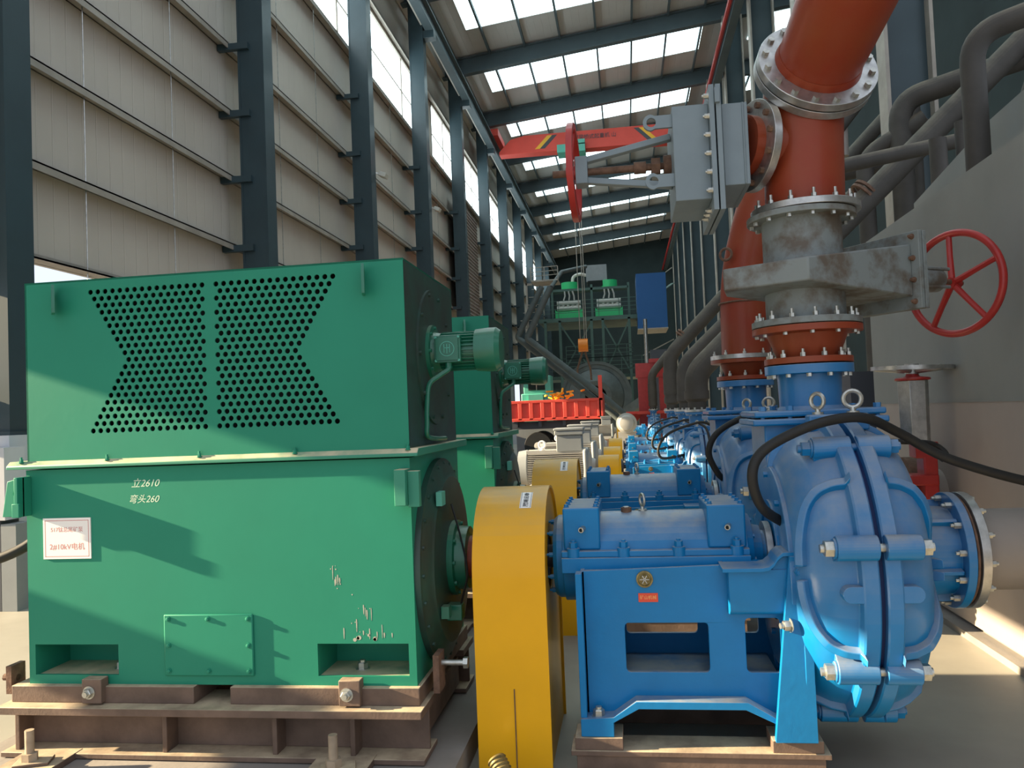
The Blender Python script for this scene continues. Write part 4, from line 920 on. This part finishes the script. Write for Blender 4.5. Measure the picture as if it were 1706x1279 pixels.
# ball mill
R = empty('ball_mill', (-1.75, 47, 0), 'big dark round ball mill with open trunnion at the end of the hall', 'mill')
c = (-1.75, 46.6, 2.55)
q = mb('mill'); q.lathe(c, (0,1,0), [(.9,.62),(.0,.62),(-.05,.9),(.35,1.55),(.40,1.60),(.9,1.62),(4,1.62)], 56); q.hexes((c[0],46.62,c[2]), (0,-1,0), .80, 20, .05, .06); q.build('drum', 'mill', R)
q = mb('mill'); q.ring(c, (0,1,0), .5, .85, 1.62, 2.02, 72); q.ring(c, (0,1,0), .45, .5, 1.88, 2.06, 72); q.build('girth_gear', 'mill', R)
mb('hole').cyl((c[0],47.45,c[2]), (c[0],47.5,c[2]), .6, 30).build('trunnion_opening', 'hole', R)
mb().box(-3.6,-2.8,46.6,48,0,1.2).build('pedestal', 'mill', R); mb().box(-.7,.1,46.6,48,0,1.2).build('pedestal', 'mill', R)
mb('mill').bar((.0,46.5,1.6),(1.6,45,2.6),.5,.5).build('feed_chute', 'mill', R)
# platform with railings
R = empty('steel_platform', (-2, 52, 0), 'dark green steel platform with railings and cross bracing above the mill', 'platform')
mb().box(-5.2, 1.0, 50, 55, 7.3, 7.55).build('deck', 'dkframe', R); mb().box(-5.2, 1.0, 50.4, 55, 3.75, 3.95).build('deck', 'dkframe', R)
for x in (-4.8, -3.9, -1.95, -1.25, .35):
    mb('dkframe').box(x-.08, x+.08, 50.0, 50.2, 0, 7.4).build('post', 'dkframe', R)
for x0, x1 in ((-3.9,-1.95), (-1.25,.35)):
    q = mb('dkframe'); q.bar((x0,50.1,4.0),(x1,50.1,7.2),.07,.09); q.bar((x0,50.1,7.2),(x1,50.1,4.0),.07,.09); q.build('cross_brace', 'dkframe', R)
for z0, a, b in ((7.55,-5.2,1.0),(3.95,-5.2,1.2),(4.7,-3.6,.5)):
    q = mb('girt')
    for dz in (.3,.55,.8,1.05): q.box(a, b, 50.0, 50.03, z0+dz, z0+dz+.03)
    x = a
    while x <= b: q.box(x, x+.035, 50.0, 50.035, z0, z0+1.08); x += 1.24
    q.build('railing', 'dkframe', R).data.materials[0] = M['dkframe']
q = mb('dkframe'); q.bar((1.0,50,7.9),(3.2,52,9.6),.3,.05); q.build('stair', 'girt', R); mb().bar((1.0,50,8.9),(3.2,52,10.6),.04,.05).build('handrail', 'girt', R)
mb().bar((1.1,50,4.0),(3,50,4.9),.3,.06).build('stair', 'girt', R); mb().bar((1.1,50,5.0),(3,50,5.9),.05,.06).build('handrail', 'girt', R)
q = mb('dkframe')
for x in (-4.4, -1.9, .40): q.box(x-.07, x+.07, 51, 51.2, 7.5, 9.7)
q.box(-4.4, .4, 51, 52, 9.35, 9.5); q.build('upper_frame', 'dkframe', R)
# two green separators on the platform and drums
for i, (x, w) in enumerate(((-3.35, 'left'), (-.85, 'right'))):
    R = empty('magnetic_separator', (x, 51, 7.55), ['bright green machine with pipework on the platform, beneath the drum with the bent pipe', 'bright green machine with pipework on the platform, nearer the blue sheet'][i], 'machine', 'green machines on the platform')
    q = mb('green_bright'); q.box(x-.85, x+.85, 50.6, 51.6, 7.56, 7.80); q.prism([[(x-.85,7.8),(x+.85,7.8),(x+.85,8.15),(x+.7,8.02),(x-.7,8.02),(x-.85,8.15)]], XZ, 50.6, 51.6); q.build('bed', 'green_bright', R)
    q = mb('motor_grey')
    for z in (8.25, 8.60): q.cyl((x-.75,51.0,z), (x+.75,51.0,z), .17, 16)
    for k in range(5): q.cyl((x-.65+.3*k,50.95,8.2), (x-.65+.3*k,50.95,8.75), .10, 10)
    q.build('rollers', 'motor_grey', R)
    q = mb('motor_grey')
    for dx in (-.35, 0, .35): q.tube([(x+dx,51,8.7),(x+dx*.8+.06,51,9.05),(x+dx*.7,51,9.35)], .05, 8)
    q.build('feed_pipes', 'motor_grey', R)
    q = mb('green_bright'); q.cyl((x+.05,51.5,9.50), (x+.05,51.5,9.95), .52, 28); tag(q.build('feed_drum', 'green_bright'), ['round green drum with a bent pipe above the left platform machine', 'round green drum above the right platform machine'][i], 'drum')
q = mb('offwhite'); q.tube(spline([(-3.1,51.4,9.9),(-3.0,51.4,10.3),(-2.6,51.4,10.45),(-2.2,51.4,10.35)]), .10, 10); tag(q.build('bent_pipe', 'offwhite'), 'pale bent pipe from the left green drum to the box', 'pipe')
q = mb('mill'); q.box(-2.2,-.9,51.2,52.4,9.9,10.95); q.use('box_grey'); q.box(-2.2,-.9,51.17,51.2,9.9,10.95); q.use('hole'); q.box(-2.1,-1.0,51.15,51.17,9.6,9.95); tag(q.build('feed_box', 'mill'), 'grey sheet metal feed box between the two green drums', 'box')
# slanted twin pipes and conveyor on the left
def slope(label, pts, r): 
    return pipe(label, pts, r, .12, m='mill')
slope('upper dark pipe of the pair coming down the left wall', [(-3.75,38,7.7),(-5.0,38,5.35),(-1.65,38,2.45),(.9,38,.1)], .14)
slope('dark pipe running parallel just right of the upper one', [(-3.3,37.6,7.6),(-4.5,37.6,5.25),(-1.2,37.6,2.5),(1.4,37.6,.1)], .15)
slope('pale pipe crossing level from the platform on the left wall', [(-3.3,38,7.65),(-2.9,39.5,8.6),(-1.9,44,9.6)], .10)
R = empty('pipe_rack_platform', (-3.8, 39, 8), 'pale railed landing where the slanting pipes reach the left wall', 'platform')
q = mb('girt'); q.box(-4.3,-3.0,38.5,40,8.05,8.12); q.box(-4.62,-4.54,38.9,39.0,0,8.05); q.box(-4.62,-4.3,38.9,39.0,7.95,8.05)
for dz in (.2,.4,.6): q.bar((-4.3,38.5,8.1+dz),(-3.0,38.5,8.15+dz),.03,.03)
for x in (-4.3,-3.65,-3.0): q.box(x-.02,x+.02,38.48,38.52,8.1,8.75)
q.build('landing', 'girt', R)
q = mb('girt')
for k in range(7): t = k/6; q.bar((-4.3-.9*t+.2,38.2,8.0-2.2*t),(-3.7-.9*t+.2,38.2,8.0-2.2*t),.03,.03)
q.build('ladder', 'girt', R)
# blue sheet, red frame, dark machinery
q = mb('bluepanel'); q.box(.86, 2.62, 49.0, 52, 6.55, 9.85); q.use('girt'); q.box(.84,2.64,48.95,52,6.48,6.55); tag(q.build('blue_cabin', 'bluepanel'), 'tall plain blue sheet-clad cabin at the far end', 'cabin')
R = empty('filter_press', (.9, 31, 0), 'red upright press frame at the far end behind the black risers', 'press')
q = mb('red_bright'); q.box(.38, 1.75, 31.5, 32.5, 2.95, 3.50); q.box(.9,1.3,31.4,32.5,3.5,3.65); q.build('head', 'red', R).data.materials[0] = M['red']
q = mb('red'); q.box(.45,.92,31.55,32.4,.0,2.95); q.box(1.25,1.7,31.55,32.4,.0,2.95); q.build('column', 'red', R)
q = mb('red_bright'); q.lathe((.15,31.2,1.15), (0,0,1), [(0,.10),(.42,.42)], 4); q.box(-.05,1.6,31.0,31.4,1.55,1.66); q.build('hopper', 'red_bright', R)
for x, w in ((1.05,'a'),(1.22,'b')):
    pass
tag(mb('steel').cyl((1.0,38,0),(1.0,38,5.9),.09,12).build('steel_mast', 'steel'), 'bright thin upright pipe left of the red frame', 'pipe')
tag(mb('cabinet').box(1.25,2.4,40,41,0,4.6).build('grey_cabinet', 'box_grey'), 'dull grey-green cabinet beneath the blue cabin', 'cabinet')
q = mb('motor_grey'); q.lathe((-.04,24,1.35), (0,-1,0), [(0,.30),(.1,.30),(.12,.24),(.2,.20),(.22,.10)], 28); q.box(-.3,.22,24,24.2,0,1.1); tag(q.build('round_housing', 'motor_grey'), 'small round cream machine housing between the truck and the blue pumps', 'housing')
# truck with red dump body
R = empty('dump_truck', (-2.6, 31, 0), 'truck with a long red ribbed dump body parked across the hall', 'truck')
q = mb('red_bright'); x0, x1 = -4.45, -.88
q.box(x0, x1, 30, 30.05, 1.48, 2.15); q.box(x0, x1, 32.2, 32.25, 1.48, 2.15); q.box(x0, x1, 30, 32.25, 1.45, 1.50); q.box(x1-.05, x1, 30, 32.25, 1.48, 2.4); q.box(x0, x0+.05, 30, 32.25, 1.48, 2.15)
q.box(x0, x1, 29.93, 30.05, 2.12, 2.22); q.box(x0, x1, 29.93, 30.05, 1.45, 1.56)
k = 0
while k < 9: x = x0+.42*k; q.box(x, x+.14, 29.93, 30.02, 1.5, 2.15); k += 1
q.box(x1-.14, x1, 29.93, 30.1, 1.48, 3.05); q.build('dump_body', 'red_bright', R, bevel=.01)
q = mb('cabinet'); q.box(x0, x1, 30.4, 30.6, 1.15, 1.42); q.box(x0, x1, 31.6, 31.8, 1.15, 1.42)
for x in (-4.2,-3.3,-2.4,-1.4): q.box(x,x+.12,30.05,32.1,1.25,1.45)
q.build('chassis', 'cabinet', R)
for x in (-3.35, -1.6):
    for y in (30.1, 31.9): 
        q = mb('black'); q.lathe((x,y,.52), (0,1,0), [(0,.30),(0,.50),(.05,.52),(.25,.52),(.3,.50),(.3,.3)], 28); q.use('offwhite'); q.lathe((x,y-.01,.52), (0,1,0), [(0,.10),(.04,.30),(.10,.30)], 24); q.build('wheel', 'black', R)
q = mb('yellow_clean'); rr2 = random.Random(5)
for k in range(34): 
    x, y, z = -2.45+rr2.gauss(0,.28), 31.2+rr2.gauss(0,.25), 1.9+rr2.uniform(0,.68); q.obox((x,y,z),(.28,.06,.06),(rr2.gauss(0,1),rr2.gauss(0,1),rr2.gauss(0,.6)))
o = tag(q.build('scaffold_clamps', 'yellow_clean'), 'orange-yellow heap of fittings piled in the red dump body', 'scrap', kind='stuff')
# teal motor behind the truck
R = empty('teal_motor', (-3.6, 34, 1), 'light teal green motor with grated window standing behind the red dump body', 'motor')
q = mb('teal'); q.box(-4.25,-3.1,33.6,34.6,2.55,3.30); q.box(-4.35,-3.0,33.5,34.7,1.2,2.56); q.cyl((-3.9,33.5,2.0),(-3.9,33.2,2.0),.3,18); q.build('housing', 'teal', R, bevel=.03)
q = mb('hole'); q.box(-4.05,-3.35,33.57,33.6,2.70,3.15); q.use('girt'); q.box(-3.72,-3.69,33.55,33.58,2.70,3.15); q.build('grille', 'hole', R)
mb('box_grey').box(-4.6,-2.9,33.4,34.8,0,1.2).build('plinth', 'concrete', R)
mb('teal').box(-4.0,-3.4,33.1,33.5,2.0,2.5).build('terminal_box', 'teal', R)
# things outside and beside the left wall
q = mb('white_wall'); q.box(-7.6,-6.15,7.28,7.57,.90,1.62); tag(q.build('switch_box', 'white_wall'), 'pale grey box beyond the left end of the nearest motor', 'box')
q = mb('cabinet'); q.box(-7.6,-6.22,7.3,7.55,.0,.90); q.use('box_grey'); q.box(-6.215,-6.05,7.3,7.55,0,.86); tag(q.build('low_cabinet', 'cabinet'), 'dark slate cabinet standing on the floor at the left edge', 'cabinet')
struct(mb().box(-18, -17.8, -4, 40, 0, 3.4).build('wall_outside', 'white_wall'))
